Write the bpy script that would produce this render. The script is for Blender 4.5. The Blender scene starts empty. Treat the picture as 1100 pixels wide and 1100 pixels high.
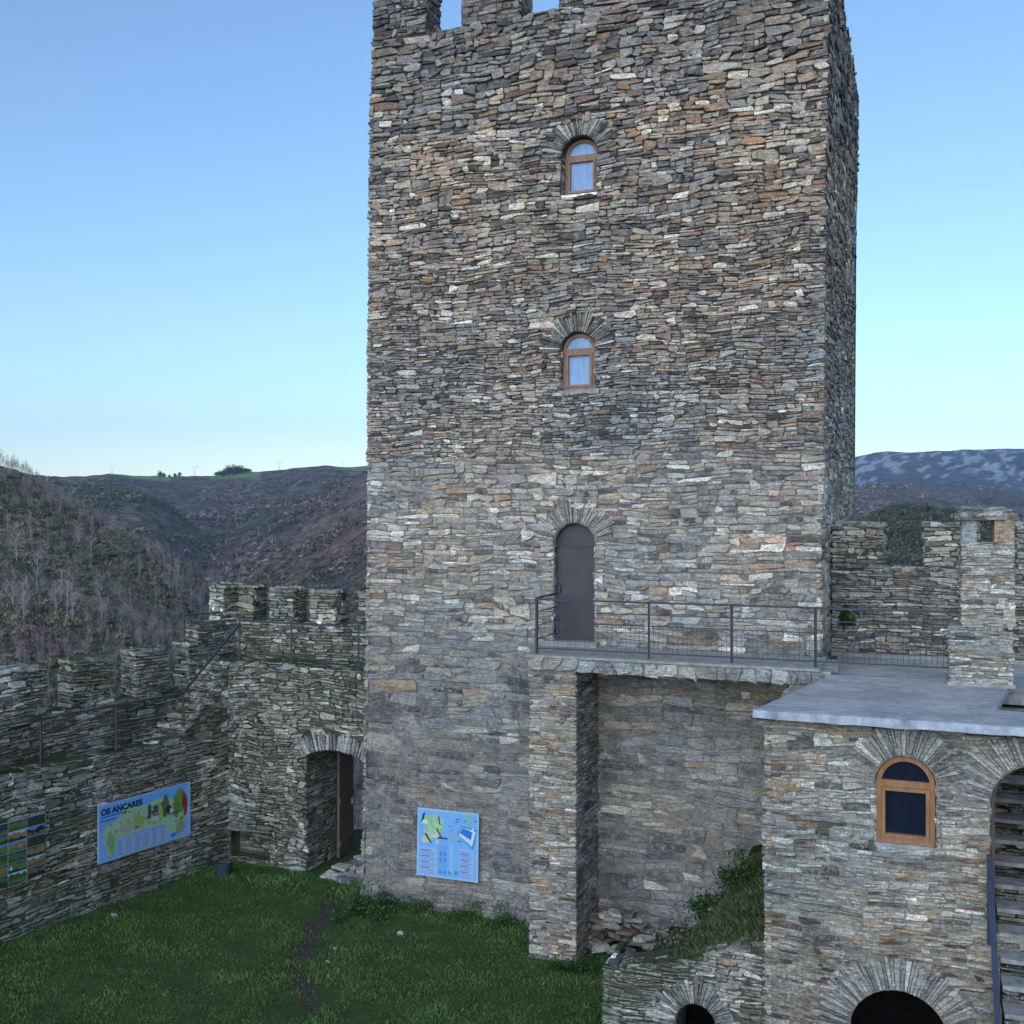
import bpy, math, random
import numpy as np
from mathutils import Vector
from mathutils.geometry import tessellate_polygon

random.seed(7)
RNG = np.random.default_rng(11)
sc = bpy.context.scene
COL = sc.collection
F = 1130.0          # focal length of the photograph in its own pixels (1100 wide)
CZ = 7.4            # eye height above the lawn
PI = math.pi

# ------------------------------------------------------------------ object helpers
def tag(o, label=None, cat=None, group=None, kind=None):
    if label: o['label'] = label
    if cat: o['category'] = cat
    if group: o['group'] = group
    if kind: o['kind'] = kind
    return o

def empty(name, loc=(0, 0, 0), label=None, cat=None, group=None):
    o = bpy.data.objects.new(name, None)
    o.empty_display_size = 0.3
    COL.objects.link(o)
    o.location = loc
    return tag(o, label, cat, group)

def adopt(o, parent):
    """parent o to an empty, keeping world placement (parents are translated only)"""
    if parent is not None:
        o.parent = parent
        off = Vector((0, 0, 0)); p = parent
        while p is not None:
            off += p.location; p = p.parent
        if o.type == 'MESH' and o.location.length < 1e-9:
            o.location = -off
    return o

class MB:
    """collects faces, builds ONE mesh object"""
    def __init__(s):
        s.V = []; s.Q = []; s.T = []; s.C = []; s.qm = []; s.tm = []; s.n = 0
    def raw(s, V, Q=None, T=None, col=(1, 1, 1), mat=0):
        V = np.asarray(V, float).reshape(-1, 3)
        C = np.asarray(col, float)
        if C.ndim == 1: C = np.tile(C, (len(V), 1))
        if Q is not None and len(Q):
            Q = np.asarray(Q, np.int64).reshape(-1, 4) + s.n; s.Q.append(Q); s.qm.append(np.full(len(Q), mat))
        if T is not None and len(T):
            T = np.asarray(T, np.int64).reshape(-1, 3) + s.n; s.T.append(T); s.tm.append(np.full(len(T), mat))
        s.V.append(V); s.C.append(C); s.n += len(V)
        return s
    def hexa(s, P, col=(1, 1, 1), mat=0):     # P: 8 pts bottom 4 ccw, top 4
        return s.raw(P, Q=[(3, 2, 1, 0), (4, 5, 6, 7), (0, 1, 5, 4), (1, 2, 6, 5), (2, 3, 7, 6), (3, 0, 4, 7)], col=col, mat=mat)
    def box(s, lo, hi, col=(1, 1, 1), mat=0, f=None):
        x0, y0, z0 = lo; x1, y1, z1 = hi
        P = [(x0, y0, z0), (x1, y0, z0), (x1, y1, z0), (x0, y1, z0), (x0, y0, z1), (x1, y0, z1), (x1, y1, z1), (x0, y1, z1)]
        if f: P = [f(*p) for p in P]
        return s.hexa(P, col, mat)
    def bar(s, a, b, w, h=None, up=(0, 0, 1), col=(1, 1, 1), mat=0):
        a = Vector(a); b = Vector(b); h = h or w
        d = (b - a).normalized(); up = Vector(up)
        if abs(d.dot(up)) > .98: up = Vector((1, 0, 0))
        sd = d.cross(up).normalized(); u = sd.cross(d).normalized()
        sd = sd * w / 2; u = u * h / 2
        P = [a - sd - u, a + sd - u, a + sd + u, a - sd + u, b - sd - u, b + sd - u, b + sd + u, b - sd + u]
        return s.raw([tuple(p) for p in P], Q=[(0, 1, 2, 3), (7, 6, 5, 4), (0, 4, 5, 1), (1, 5, 6, 2), (2, 6, 7, 3), (3, 7, 4, 0)], col=col, mat=mat)
    def tube(s, pts, rad, n=6, col=(1, 1, 1), mat=0):
        pts = [Vector(p) for p in pts]; V = []
        for i, p in enumerate(pts):
            d = (pts[min(i + 1, len(pts) - 1)] - pts[max(i - 1, 0)]).normalized()
            up = Vector((0, 0, 1)) if abs(d.z) < .95 else Vector((1, 0, 0))
            a = d.cross(up).normalized(); b = a.cross(d)
            r = rad[i] if hasattr(rad, '__len__') else rad
            for k in range(n):
                t = 2 * PI * k / n
                V.append(tuple(p + a * (r * math.cos(t)) + b * (r * math.sin(t))))
        Q = []
        for i in range(len(pts) - 1):
            for k in range(n):
                k2 = (k + 1) % n
                Q.append((i * n + k, i * n + k2, (i + 1) * n + k2, (i + 1) * n + k))
        T = []
        e = (len(pts) - 1) * n
        for k in range(1, n - 1):
            T.append((0, k + 1, k)); T.append((e, e + k, e + k + 1))
        return s.raw(V, Q=Q, T=T, col=col, mat=mat)
    def build(s, name, mats, parent=None, smooth=False):
        me = bpy.data.meshes.new(name)
        V = np.concatenate(s.V); C = np.concatenate(s.C)
        nq = sum(len(q) for q in s.Q); nt = sum(len(t) for t in s.T)
        loops = []; starts = []; mi = []
        if nq:
            q = np.concatenate(s.Q); loops.append(q.ravel()); starts.append(np.arange(nq) * 4); mi.append(np.concatenate(s.qm))
        if nt:
            t = np.concatenate(s.T); loops.append(t.ravel()); starts.append(nq * 4 + np.arange(nt) * 3); mi.append(np.concatenate(s.tm))
        loops = np.concatenate(loops).astype(np.int32); starts = np.concatenate(starts).astype(np.int32)
        me.vertices.add(len(V)); me.vertices.foreach_set('co', V.astype(np.float32).ravel())
        me.loops.add(len(loops)); me.loops.foreach_set('vertex_index', loops)
        me.polygons.add(len(starts)); me.polygons.foreach_set('loop_start', starts)
        me.polygons.foreach_set('material_index', np.concatenate(mi).astype(np.int32))
        me.update(calc_edges=True)
        at = me.attributes.new('tone', 'FLOAT_COLOR', 'POINT')
        c4 = np.ones((len(V), 4), np.float32); c4[:, :3] = C
        at.data.foreach_set('color', c4.ravel())
        me.polygons.foreach_set('use_smooth', np.full(len(starts), smooth))
        if not isinstance(mats, (list, tuple)): mats = [mats]
        for m in mats: me.materials.append(m)
        me.update()
        o = bpy.data.objects.new(name, me); COL.objects.link(o)
        return adopt(o, parent)

def recenter(o, p):
    """move a top-level mesh's origin to p without moving the mesh"""
    me = o.data; p = Vector(p)
    co = np.empty(len(me.vertices) * 3, np.float32); me.vertices.foreach_get('co', co)
    co = co.reshape(-1, 3) - np.array(p, np.float32); me.vertices.foreach_set('co', co.ravel())
    o.location = p
    return o

# ------------------------------------------------------------------ noise
def _hash(ix, iy, seed):
    h = (ix.astype(np.int64) * 374761393 + iy.astype(np.int64) * 668265263 + seed * 974634777) & 0x7fffffff
    h = ((h ^ (h >> 13)) * 1274126177) & 0x7fffffff
    return ((h ^ (h >> 16)) & 0xffff) / 65535.0
def vnoise(x, y, seed=0):
    x = np.asarray(x, float); y = np.asarray(y, float)
    ix = np.floor(x); iy = np.floor(y); fx = x - ix; fy = y - iy
    fx = fx * fx * (3 - 2 * fx); fy = fy * fy * (3 - 2 * fy)
    a = _hash(ix, iy, seed); b = _hash(ix + 1, iy, seed); c = _hash(ix, iy + 1, seed); d = _hash(ix + 1, iy + 1, seed)
    return (a * (1 - fx) + b * fx) * (1 - fy) + (c * (1 - fx) + d * fx) * fy
def fbm(x, y, seed=0, o=4):
    r = 0; a = .5; t = 0
    for k in range(o):
        r = r + a * vnoise(np.asarray(x) * 2 ** k, np.asarray(y) * 2 ** k, seed + k * 17); t += a; a *= .5
    return r / t

# ------------------------------------------------------------------ materials
class NT:
    def __init__(s, name):
        s.m = bpy.data.materials.new(name); s.m.use_nodes = True
        s.t = s.m.node_tree; s.n = s.t.nodes; s.b = s.n['Principled BSDF']
        s.tc = s.n.new('ShaderNodeTexCoord')
    def link(s, a, b): s.t.links.new(a, b)
    def new(s, t, **k):
        n = s.n.new(t)
        for a, v in k.items(): setattr(n, a, v)
        return n
    def mapping(s, scale=(1, 1, 1), src=None):
        m = s.new('ShaderNodeMapping'); m.inputs['Scale'].default_value = scale
        s.link(src or s.geo(), m.inputs['Vector']); return m.outputs[0]
    def geo(s):
        if not hasattr(s, '_g'): s._g = s.new('ShaderNodeNewGeometry')
        return s._g.outputs['Position']
    def new_warp(s):
        nn = s.new('ShaderNodeTexNoise'); nn.inputs['Scale'].default_value = 5; nn.inputs['Detail'].default_value = 4; s.link(s.geo(), nn.inputs['Vector'])
        a = s.new('ShaderNodeVectorMath', operation='SCALE'); s.link(nn.outputs['Color'], a.inputs[0]); a.inputs['Scale'].default_value = .22
        b = s.new('ShaderNodeVectorMath', operation='ADD'); s.link(a.outputs[0], b.inputs[0]); s.link(s.geo(), b.inputs[1]); return b.outputs[0]
    def noise(s, scale, detail=5, rough=.6, vec=None, dist=0):
        n = s.new('ShaderNodeTexNoise'); n.inputs['Scale'].default_value = scale
        n.inputs['Detail'].default_value = detail; n.inputs['Roughness'].default_value = rough
        n.inputs['Distortion'].default_value = dist
        s.link(vec or s.geo(), n.inputs['Vector']); return n.outputs['Fac']
    def ramp(s, fac, stops):
        r = s.new('ShaderNodeValToRGB'); e = r.color_ramp.elements
        while len(e) < len(stops): e.new(.5)
        for k, (p, c) in enumerate(stops):
            e[k].position = p
            e[k].color = (c, c, c, 1) if not hasattr(c, '__len__') else (*c, 1)
        s.link(fac, r.inputs['Fac']); return r.outputs['Color']
    def mix(s, fac, a, b, mode='MIX'):
        m = s.new('ShaderNodeMix', data_type='RGBA', blend_type=mode)
        for inp, v in ((m.inputs[0], fac), (m.inputs[6], a), (m.inputs[7], b)):
            if hasattr(v, 'default_value'): s.link(v, inp)
            elif hasattr(v, '__len__'): inp.default_value = (*v, 1)
            else: inp.default_value = v
        return m.outputs[2]
    def math(s, op, a, b=0.0):
        m = s.new('ShaderNodeMath', operation=op)
        for i, v in enumerate((a, b)):
            if hasattr(v, 'default_value'): s.link(v, m.inputs[i])
            else: m.inputs[i].default_value = v
        return m.outputs[0]
    def attr(s, name='tone'):
        a = s.new('ShaderNodeAttribute'); a.attribute_name = name; return a.outputs['Color']
    def bump(s, h, strength=.5, dist=.02):
        b = s.new('ShaderNodeBump'); b.inputs['Strength'].default_value = strength; b.inputs['Distance'].default_value = dist
        s.link(h, b.inputs['Height']); s.link(b.outputs[0], s.b.inputs['Normal'])
    def set(s, col=None, rough=.8, spec=.3, metal=0):
        if col is not None:
            if hasattr(col, 'default_value'): s.link(col, s.b.inputs['Base Color'])
            else: s.b.inputs['Base Color'].default_value = (*col, 1)
        s.b.inputs['Roughness'].default_value = rough; s.b.inputs['Specular IOR Level'].default_value = spec
        s.b.inputs['Metallic'].default_value = metal
        return s.m

def mat_stone(name, lichen=.5, moss=.0, tint=(1, 1, 1), smear=0.0):
    n = NT(name)
    c = n.attr()
    sv = n.mapping((1.0, 1.0, 5.0))
    st = n.noise(9, 7, .7, sv)
    c = n.mix(1.0, c, n.ramp(st, [(.28, .30), (.5, .92), (.72, 1.75)]), 'MULTIPLY')
    fn = n.noise(38, 6, .75)
    c = n.mix(1.0, c, n.ramp(fn, [(.32, .42), (.5, .98), (.68, 1.7)]), 'MULTIPLY')
    c = n.mix(n.math('MULTIPLY', n.ramp(n.noise(3.1, 7, .72), [(.50, 0), (.64, 1)]), .30), c, (.26, .19, .135))
    c = n.mix(n.math('MULTIPLY', n.ramp(n.noise(4.7, 7, .72, n.mapping((1, 1, 1.7))), [(.54, 0), (.66, 1)]), .5), c, (.42, .42, .40))
    c = n.mix(n.math('MULTIPLY', n.ramp(n.noise(2.3, 7, .75, n.mapping((1.3, 1.1, .8))), [(.55, 0), (.68, 1)]), .55), c, (.075, .075, .08))
    big = n.noise(.9, 4, .6)
    c = n.mix(1.0, c, n.ramp(big, [(.3, .72), (.55, 1.0), (.75, 1.15)]), 'MULTIPLY')
    if lichen > 0:
        l = n.noise(15, 6, .72)
        l2 = n.noise(1.7, 3, .6)
        lf = n.math('MULTIPLY', n.ramp(l, [(.52, 0), (.62, 1)]), n.ramp(l2, [(.42, 0), (.62, 1)]))
        c = n.mix(n.math('MULTIPLY', lf, lichen), c, (.50, .52, .50))
        r = n.ramp(n.noise(6.5, 4, .7), [(.62, 0), (.74, 1)])
        c = n.mix(n.math('MULTIPLY', r, .45), c, (.26, .16, .085))
    if smear > 0:
        sm = n.ramp(n.noise(4.2, 8, .72), [(.60 - .16 * smear, 0), (.70 - .12 * smear, 1)])
        sf_ = n.ramp(n.noise(1.1, 3, .6), [(.35, .25), (.65, 1)])
        c = n.mix(n.math('MULTIPLY', n.math('MULTIPLY', sm, sf_), .85), c, n.ramp(n.noise(12, 6, .7), [(.3, (.19, .18, .16)), (.7, (.45, .43, .385))]))
    if moss > 0:
        nrm = n.new('ShaderNodeSeparateXYZ'); n.link(n._g.outputs['Normal'], nrm.inputs[0])
        up = n.ramp(nrm.outputs[2], [(.15, .35), (.6, 1)])
        mf = n.ramp(n.noise(1.25, 6, .68), [(.68 - .22 * moss, 0), (.74 - .20 * moss, 1)])
        mf = n.math('MULTIPLY', mf, up)
        mf = n.math('MULTIPLY', mf, min(1, 1.6))
        mc = n.ramp(n.noise(22, 4), [(.3, (.018, .024, .014)), (.6, (.045, .062, .022)), (.8, (.11, .125, .04))])
        c = n.mix(mf, c, mc)
    vv = n.new('ShaderNodeTexVoronoi', feature='DISTANCE_TO_EDGE'); vv.inputs['Scale'].default_value = 7; n.link(n.mapping((1, 1, 3.2), n.new_warp()), vv.inputs['Vector'])
    c = n.mix(n.math('MULTIPLY', n.ramp(vv.outputs['Distance'], [(.0, 1), (.035, 0)]), .6), c, (.05, .048, .045))
    c = n.mix(1.0, c, tuple(t_ * k_ for t_, k_ in zip(tint, (1.36, 1.32, 1.24))), 'MULTIPLY')
    h = n.math('ADD', n.math('MULTIPLY', n.noise(55, 6, .75), .5), st)
    n.bump(h, .75, .018)
    return n.set(c, .88, .25)

M = {}
M['stone_tower'] = mat_stone('slate rubble of the tower', .55, .0)
M['stone_mid'] = mat_stone('slate rubble with pale pointing', .7, .0, (1.06, 1.06, 1.06), .85)
M['stone_low'] = mat_stone('slate rubble smeared with old mortar', .35, .12, (1, 1, 1), .55)
M['stone_mossy'] = mat_stone('mossy slate rubble', .9, 1.25, (1.12, 1.12, 1.14))
M['stone_house'] = mat_stone('pale slate rubble', .6, .12, (1, 1, 1), .3)
M['stone_right'] = mat_stone('weathered slate rubble', .75, .5)
def mat_mortar(name, col, moss=0):
    n = NT(name)
    c = n.ramp(n.noise(7, 6, .7), [(.3, tuple(v * .55 for v in col)), (.7, tuple(v * 1.3 for v in col))])
    if moss: c = n.mix(n.math('MULTIPLY', n.ramp(n.noise(1.3, 5), [(.45, 0), (.6, 1)]), moss), c, (.02, .03, .012))
    n.bump(n.noise(40, 6, .7), .8, .02)
    return n.set(c, .95, .1)
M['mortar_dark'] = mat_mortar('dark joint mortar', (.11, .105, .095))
M['shade_black'] = mat_mortar('masonry painted near black as shade', (.02, .02, .022))  # near-black colour stands in for shade in cellar, vault and under treads
M['mortar_light'] = mat_mortar('lime mortar', (.36, .335, .28))
n = NT('old mortar, earthy above and limed below')
sx = n.new('ShaderNodeSeparateXYZ'); n.link(n.geo(), sx.inputs[0])
zz_ = n.math('ADD', n.math('MULTIPLY', sx.outputs[2], .1), n.math('MULTIPLY', n.noise(1.2, 4), .12))
M['mortar_tower'] = n.set(n.mix(n.ramp(zz_, [(.84, 0), (1.0, 1)]), n.ramp(n.noise(7, 6), [(.3, (.15, .145, .13)), (.7, (.35, .335, .30))]), n.ramp(n.noise(7, 6), [(.3, (.05, .048, .045)), (.7, (.13, .12, .11))])), .95, .1)
n.bump(n.noise(40, 6, .7), .8, .02)
M['mortar_moss'] = mat_mortar('mossy joint mortar', (.12, .12, .10), .8)
def mat_plain(name, col, rough=.6, spec=.4, metal=0, var=.15, scale=8, bump=.1, vec=None):
    n = NT(name)
    v = n.mapping(vec) if vec else None
    k = n.noise(scale, 5, .65, v)
    c = n.ramp(k, [(.25, tuple(x * (1 - var * 1.6) for x in col)), (.75, tuple(min(1, x * (1 + var * 1.6)) for x in col))])
    if bump: n.bump(n.noise(scale * 5, 4, .6, v), bump, .01)
    return n.set(c, rough, spec, metal)
M['rail'] = mat_plain('grey painted steel', (.055, .062, .08), .45, .5, .3, .2, 5, .05)
M['handrail'] = mat_plain('blue grey painted steel', (.065, .08, .12), .4, .5, .2, .12, 5, .05)
M['cement'] = mat_plain('cement', (.36, .355, .33), .9, .2, 0, .25, 6, .5)
M['wood'] = mat_plain('varnished orange pine', (.36, .18, .085), .45, .45, 0, .22, 7, .2, (3, 3, .8))
M['wood_tower'] = mat_plain('weathered pink brown wood', (.33, .19, .12), .6, .35, 0, .2, 7, .2, (3, 3, .8))
M['door_wood'] = mat_plain('dark brown boards', (.17, .125, .10), .6, .35, 0, .3, 9, .4, (6, 6, .5))
M['door_metal'] = mat_plain('grey sheet metal door', (.075, .074, .082), .5, .45, .35, .16, 2.2, .15)
M['board'] = None
def mat_tone(name, rough=.35, spec=.4, var=0):
    n = NT(name); c = n.attr()
    if var: c = n.mix(1.0, c, n.ramp(n.noise(30, 5, .7), [(.3, 1 - var), (.7, 1 + var)]), 'MULTIPLY')
    return n.set(c, rough, spec)
M['print'] = mat_tone('printed panel', .35, .4, .12)
M['plain_tone'] = mat_tone('painted tone', .6, .3, .1)
def mat_glass(name, base, rough, coat):
    n = NT(name)
    c = n.ramp(n.noise(4, 3, .6, n.mapping((2.5, 2.5, .5))), [(.3, tuple(x * .8 for x in base)), (.7, tuple(min(1, x * 1.1) for x in base))])
    n.set(c, rough, .6)
    n.b.inputs['Specular IOR Level'].default_value = .3; n.b.inputs['Coat Weight'].default_value = coat; n.b.inputs['Coat Roughness'].default_value = .03
    return n.m
M['glass_painted_sky'] = mat_glass('pane coloured as reflected sky', (.28, .44, .70), .35, .15)  # blue base colour stands in for bright sky reflected in the glass
M['glass_dark'] = mat_glass('dark window pane', (.012, .018, .034), .12, .5)

# ------------------------------------------------------------------ frames of the castle
TH = math.atan(1130 / 2990.0)
R = np.array([math.cos(TH), -math.sin(TH), 0.0])       # along the tower front, coming nearer to the right
D = np.array([math.sin(TH), math.cos(TH), 0.0])        # away from the viewer
Zv = np.array([0, 0, 1.0])
def fr(O, U, Nn):
    """wall frame: f(u,v,w): u along, v up, w out of the wall"""
    O = np.array([O[0], O[1], O[2] if len(O) > 2 else 0.0]); U = np.array(U, float); Nn = np.array(Nn, float)
    def f(u, v, w=0):
        u = np.asarray(u, float); v = np.asarray(v, float); w = np.asarray(w, float)
        u, v, w = np.broadcast_arrays(u, v, w)
        return O + u[..., None] * U + v[..., None] * Zv + w[..., None] * Nn
    return f
def solve_u(px, O, U):
    k = (px - 550) / F
    return (k * O[1] - O[0]) / (U[0] - k * U[1])

# ------------------------------------------------------------------ masonry
def bsp(a, b, c, d, hm, lm, out, rnd):
    w = b - a; h = d - c
    H = hm * rnd.uniform(.6, 1.7)
    if h < hm * 2.4 and w < h * 3.0 and rnd.random() < .05: out.append((a, b, c, d)); return
    if h > H * 1.25 and h > .05:
        t = rnd.uniform(.32, .68); m = c + h * t
        bsp(a, b, c, m, hm, lm, out, rnd); bsp(a, b, m, d, hm, lm, out, rnd); return
    L = max(h * 1.1, lm * rnd.uniform(.45, 1.7))
    if w > L * 1.3:
        t = rnd.uniform(.3, .7); m = a + w * t
        bsp(a, m, c, d, hm, lm, out, rnd); bsp(m, b, c, d, hm, lm, out, rnd); return
    out.append((a, b, c, d))
def gen_cells(rects, hm, lm, seed=0):
    rnd = random.Random(seed); out = []
    for (a, b, c, d) in rects:
        v = c
        while v < d - 1e-6:
            h = hm * rnd.uniform(1.2, 4.0)
            if v + h > d - hm * .8: h = d - v
            u = a
            while u < b - 1e-6:
                l = rnd.uniform(.6, 1.8)
                if u + l > b - .25: l = b - u
                bsp(u, u + l, v, v + h, hm, lm, out, rnd)
                u += l
            v += h
    return np.array(out)
def cut_cells(cells, holes):
    """holes: (a,b,c,d) rectangles; keeps pieces outside"""
    for (A, B, C_, D_) in holes:
        res = []
        for (a, b, c, d) in cells:
            if b <= A or a >= B or d <= C_ or c >= D_: res.append((a, b, c, d)); continue
            if a < A - .04: res.append((a, A, c, d))
            if b > B + .04: res.append((B, b, c, d))
            aa, bb = max(a, A), min(b, B)
            if c < C_ - .03 and bb - aa > .03: res.append((aa, bb, c, C_))
            if d > D_ + .03 and bb - aa > .03: res.append((aa, bb, D_, d))
        cells = np.array(res)
    return cells
def cut_disc(cells, cx, cy, r):
    a, b, c, d = cells.T
    ux = (a + b) / 2; vy = (c + d) / 2
    k = (np.hypot(ux - cx, vy - cy) < r) & (vy > cy - .03)
    return cells[~k]

PAL_TOWER = (np.array([(.27, .27, .28), (.33, .315, .295), (.18, .175, .18), (.40, .38, .345), (.58, .56, .52), (.29, .225, .175), (.40, .335, .26), (.30, .20, .145), (.085, .085, .09), (.68, .67, .64), (.22, .155, .14)]),
             np.array([.21, .17, .14, .13, .08, .075, .06, .04, .09, .025, .025]))
PAL_LOW = (np.array([(.24, .25, .26), (.29, .285, .275), (.19, .20, .215), (.35, .335, .30), (.48, .46, .41), (.28, .22, .165), (.12, .125, .14)]),
           np.array([.26, .22, .22, .12, .05, .035, .11]))
PAL_HOUSE = (np.array([(.33, .33, .31), (.42, .41, .37), (.24, .235, .225), (.50, .48, .42), (.62, .60, .54), (.34, .24, .155), (.44, .31, .18), (.19, .12, .10), (.11, .11, .115)]),
             np.array([.22, .22, .15, .14, .07, .06, .035, .035, .07]))
PAL_GREY = (np.array([(.24, .24, .225), (.32, .315, .29), (.17, .17, .16), (.41, .40, .36), (.60, .59, .54), (.28, .225, .16), (.09, .09, .085)]),
            np.array([.22, .2, .18, .14, .09, .05, .12]))
PAL_ARCH = (np.array([(.30, .30, .29), (.38, .375, .35), (.22, .22, .22), (.47, .46, .42), (.15, .15, .155)]),
            np.array([.3, .25, .2, .15, .1]))

def stones(mb, cells, f, pal, seed=0, gap=.010, dep=(.008, .045), warp=.022, post=None, bev=.012, mat=0, zone=None, jit=.10):
    if len(cells) == 0: return
    rg = np.random.default_rng(seed + 100)
    a, b, c, d = np.asarray(cells, float).T
    N = len(a)
    g = gap * rg.uniform(.4, 1.6, N)
    w = np.maximum(b - a - g, .012); h = np.maximum(d - c - g, .010)
    cx = (a + b) / 2; cy = (c + d) / 2
    mn = np.minimum(w, h)
    cw = np.minimum(rg.uniform(.0, 1, (N, 4)) ** 2 * .40 * w[:, None], 1.3 * h[:, None]); ch = rg.uniform(.0, 1, (N, 4)) ** 1.5 * .46 * h[:, None]
    W = w / 2; H = h / 2
    X = np.stack([-W + cw[:, 0], W - cw[:, 1], W, W, W - cw[:, 2], -W + cw[:, 3], -W, -W], 1)
    Y = np.stack([-H, -H, -H + ch[:, 1], H - ch[:, 2], H, H, H - ch[:, 3], -H + ch[:, 0]], 1)
    X = X + rg.uniform(-jit, jit, (N, 8)) * mn[:, None]; Y = Y + rg.uniform(-jit, jit, (N, 8)) * mn[:, None] * .8
    # a lean for every stone, so joints are not all level
    if post is None:
        X = X + Y * (np.clip(rg.normal(0, .38, N), -.8, .8) * np.minimum(1, w / h / 1.6))[:, None]
        Y = Y * (1 + np.clip(rg.normal(0, .26, N), -.55, .55)[:, None] * X / W[:, None])
        sh = rg.normal(0, .055, N) * np.minimum(1, .3 / w); Y = Y + X * sh[:, None]
    else:
        sh = rg.normal(0, .06, N); X = X + Y * sh[:, None] * (w / .06)[:, None] * .25
    bv = np.minimum(bev * rg.uniform(.2, 1.0, N), mn * .2)
    kx = (1 - 2 * bv / w)[:, None]; ky = (1 - 2 * bv / h)[:, None]
    Dp = rg.uniform(dep[0], dep[1], N)
    tx = rg.normal(0, .05, N) ; ty = rg.normal(0, .09, N)
    Xi = X * kx + rg.uniform(-.15, .15, (N, 8)) * bv[:, None]; Yi = Y * ky
    def place(x, y, z):
        x = x + cx[:, None]; y = y + cy[:, None]
        if post: x, y = post(x, y)
        if warp:
            rr = random.Random(seed)
            ph = [rr.uniform(0, 6.28) for _ in range(6)]
            dx = warp * .6 * np.sin(1.9 * x + 2.7 * y + ph[0]) + warp * .4 * np.sin(6.1 * x - 3.3 * y + ph[1])
            dy = warp * np.sin(1.3 * x + 1.1 * y + ph[2]) + warp * .7 * np.sin(3.7 * x - 1.9 * y + ph[3]) + warp * .35 * np.sin(9 * x + 2 * y + ph[4])
            x = x + dx; y = y + dy
        return f(x, y, z)
    tilt_o = np.clip(tx[:, None] * X + ty[:, None] * Y, -.02, .02); tilt_i = tx[:, None] * Xi + ty[:, None] * Yi
    r0 = place(X, Y, np.full((N, 8), -.05))
    r1 = place(X, Y, np.maximum(Dp[:, None] - bv[:, None] * .9 + tilt_o, -.02))
    r2 = place(Xi, Yi, Dp[:, None] + np.clip(tilt_i, -.02, .02) + rg.uniform(-1, 1, (N, 8)) * (mn * .05)[:, None])
    cc = place(rg.uniform(-.15, .15, (N, 1)) * w[:, None], rg.uniform(-.15, .15, (N, 1)) * h[:, None], (Dp + mn * rg.uniform(-.03, .09, N))[:, None])
    V = np.concatenate([r0, r1, r2, cc], 1)      # N,25,3
    q = []
    for k in range(8):
        k2 = (k + 1) % 8
        q.append((k, k2, 8 + k2, 8 + k)); q.append((8 + k, 8 + k2, 16 + k2, 16 + k))
    for k in range(0, 8, 2): q.append((16 + k, 16 + (k + 1) % 8, 16 + (k + 2) % 8, 24))
    Q = (np.arange(N)[:, None, None] * 25 + np.array(q)[None]).reshape(-1, 4)
    P, wt = pal; wt = wt / wt.sum()
    k = rg.choice(len(P), N, p=wt)
    col = P[k] * np.clip(rg.normal(1, .2, N), .5, 1.6)[:, None]
    # neighbouring stones share a tendency: patches of browner or greyer stone
    pn = fbm(cx * .7 + seed, cy * .9, 5, 3)
    col = col * (1 + (pn - .5)[:, None] * np.array([.7, .35, .05]))
    if zone is not None: col = col * zone(cx, cy)
    col = np.clip(col, .01, .8)
    mb.raw(V.reshape(-1, 3), Q=Q, col=np.repeat(col, 25, 0), mat=mat)

def arc_pts(u0, u1, vs, n=16, rise=None):
    cx = (u0 + u1) / 2; r = (u1 - u0) / 2; rise = r if rise is None else rise
    return [(cx + r * math.cos(t), vs + rise * math.sin(t)) for t in np.linspace(PI, 0, n)]
def arch_outline(u0, u1, v0, vs, n=16, rise=None):
    """ccw outline of an arched opening"""
    return [(u0, v0), (u1, v0)] + [(x, y) for x, y in reversed(arc_pts(u0, u1, vs, n, rise))]
def core_face(mb, f, outline, holes=(), mat=1, w=0.0):
    polys = [[Vector((x, y, 0)) for x, y in outline]] + [[Vector((x, y, 0)) for x, y in h] for h in holes]
    tris = tessellate_polygon(polys)
    pts = [p for poly in polys for p in poly]
    U = np.array([p.x for p in pts]); Vv = np.array([p.y for p in pts])
    mb.raw(f(U, Vv, np.full(len(U), w)), T=list(tris), mat=mat)
def reveal(mb, f, outline, depth, mat=1, skip_bottom=False, w0=0.0):
    n = len(outline)
    U = np.array([p[0] for p in outline]); Vv = np.array([p[1] for p in outline])
    A = f(U, Vv, np.full(n, w0)); B = f(U, Vv, np.full(n, -depth))
    Q = [(i, (i + 1) % n, n + (i + 1) % n, n + i) for i in range(n)]
    mb.raw(np.concatenate([A, B]), Q=Q, mat=mat)
def voussoirs(mb, f, cx, cy, r, ring, seed, a0=-.12, a1=None, t=.05, pal=PAL_ARCH, rise=1.0, rough=.28, mat=0, dep=(.015, .05), skew=0.0):
    rnd = random.Random(seed); cells = []
    a1 = PI - a0 if a1 is None else a1
    rm = r + ring * .5
    s = a0 * rm
    while s < a1 * rm:
        tt = t * rnd.uniform(.6, 1.6)
        cells.append((s, s + tt, r + .0, r + ring * rnd.uniform(1 - rough, 1 + rough * .6)))
        s += tt
    def post(x, y):
        an = x / rm
        return cx + y * np.cos(an), cy + y * rise * np.sin(an)
    stones(mb, np.array(cells), f, pal, seed, gap=.008, dep=dep, warp=0, post=post, bev=.008, jit=.08, mat=mat)
    return mb
def reveal_stones(mb, f, u, v0, v1, depth, side, pal, seed, hm=.09, lm=.3, mat=0):
    """masonry on a jamb at position u; side=+1 -> faces +u"""
    cells = gen_cells([(0.0, depth, v0, v1)], hm, lm, seed)
    def g(x, y, z): return f(u + side * z, y, -x)
    stones(mb, cells, g, pal, seed, dep=(.0, .02), warp=.01, mat=mat)
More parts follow.
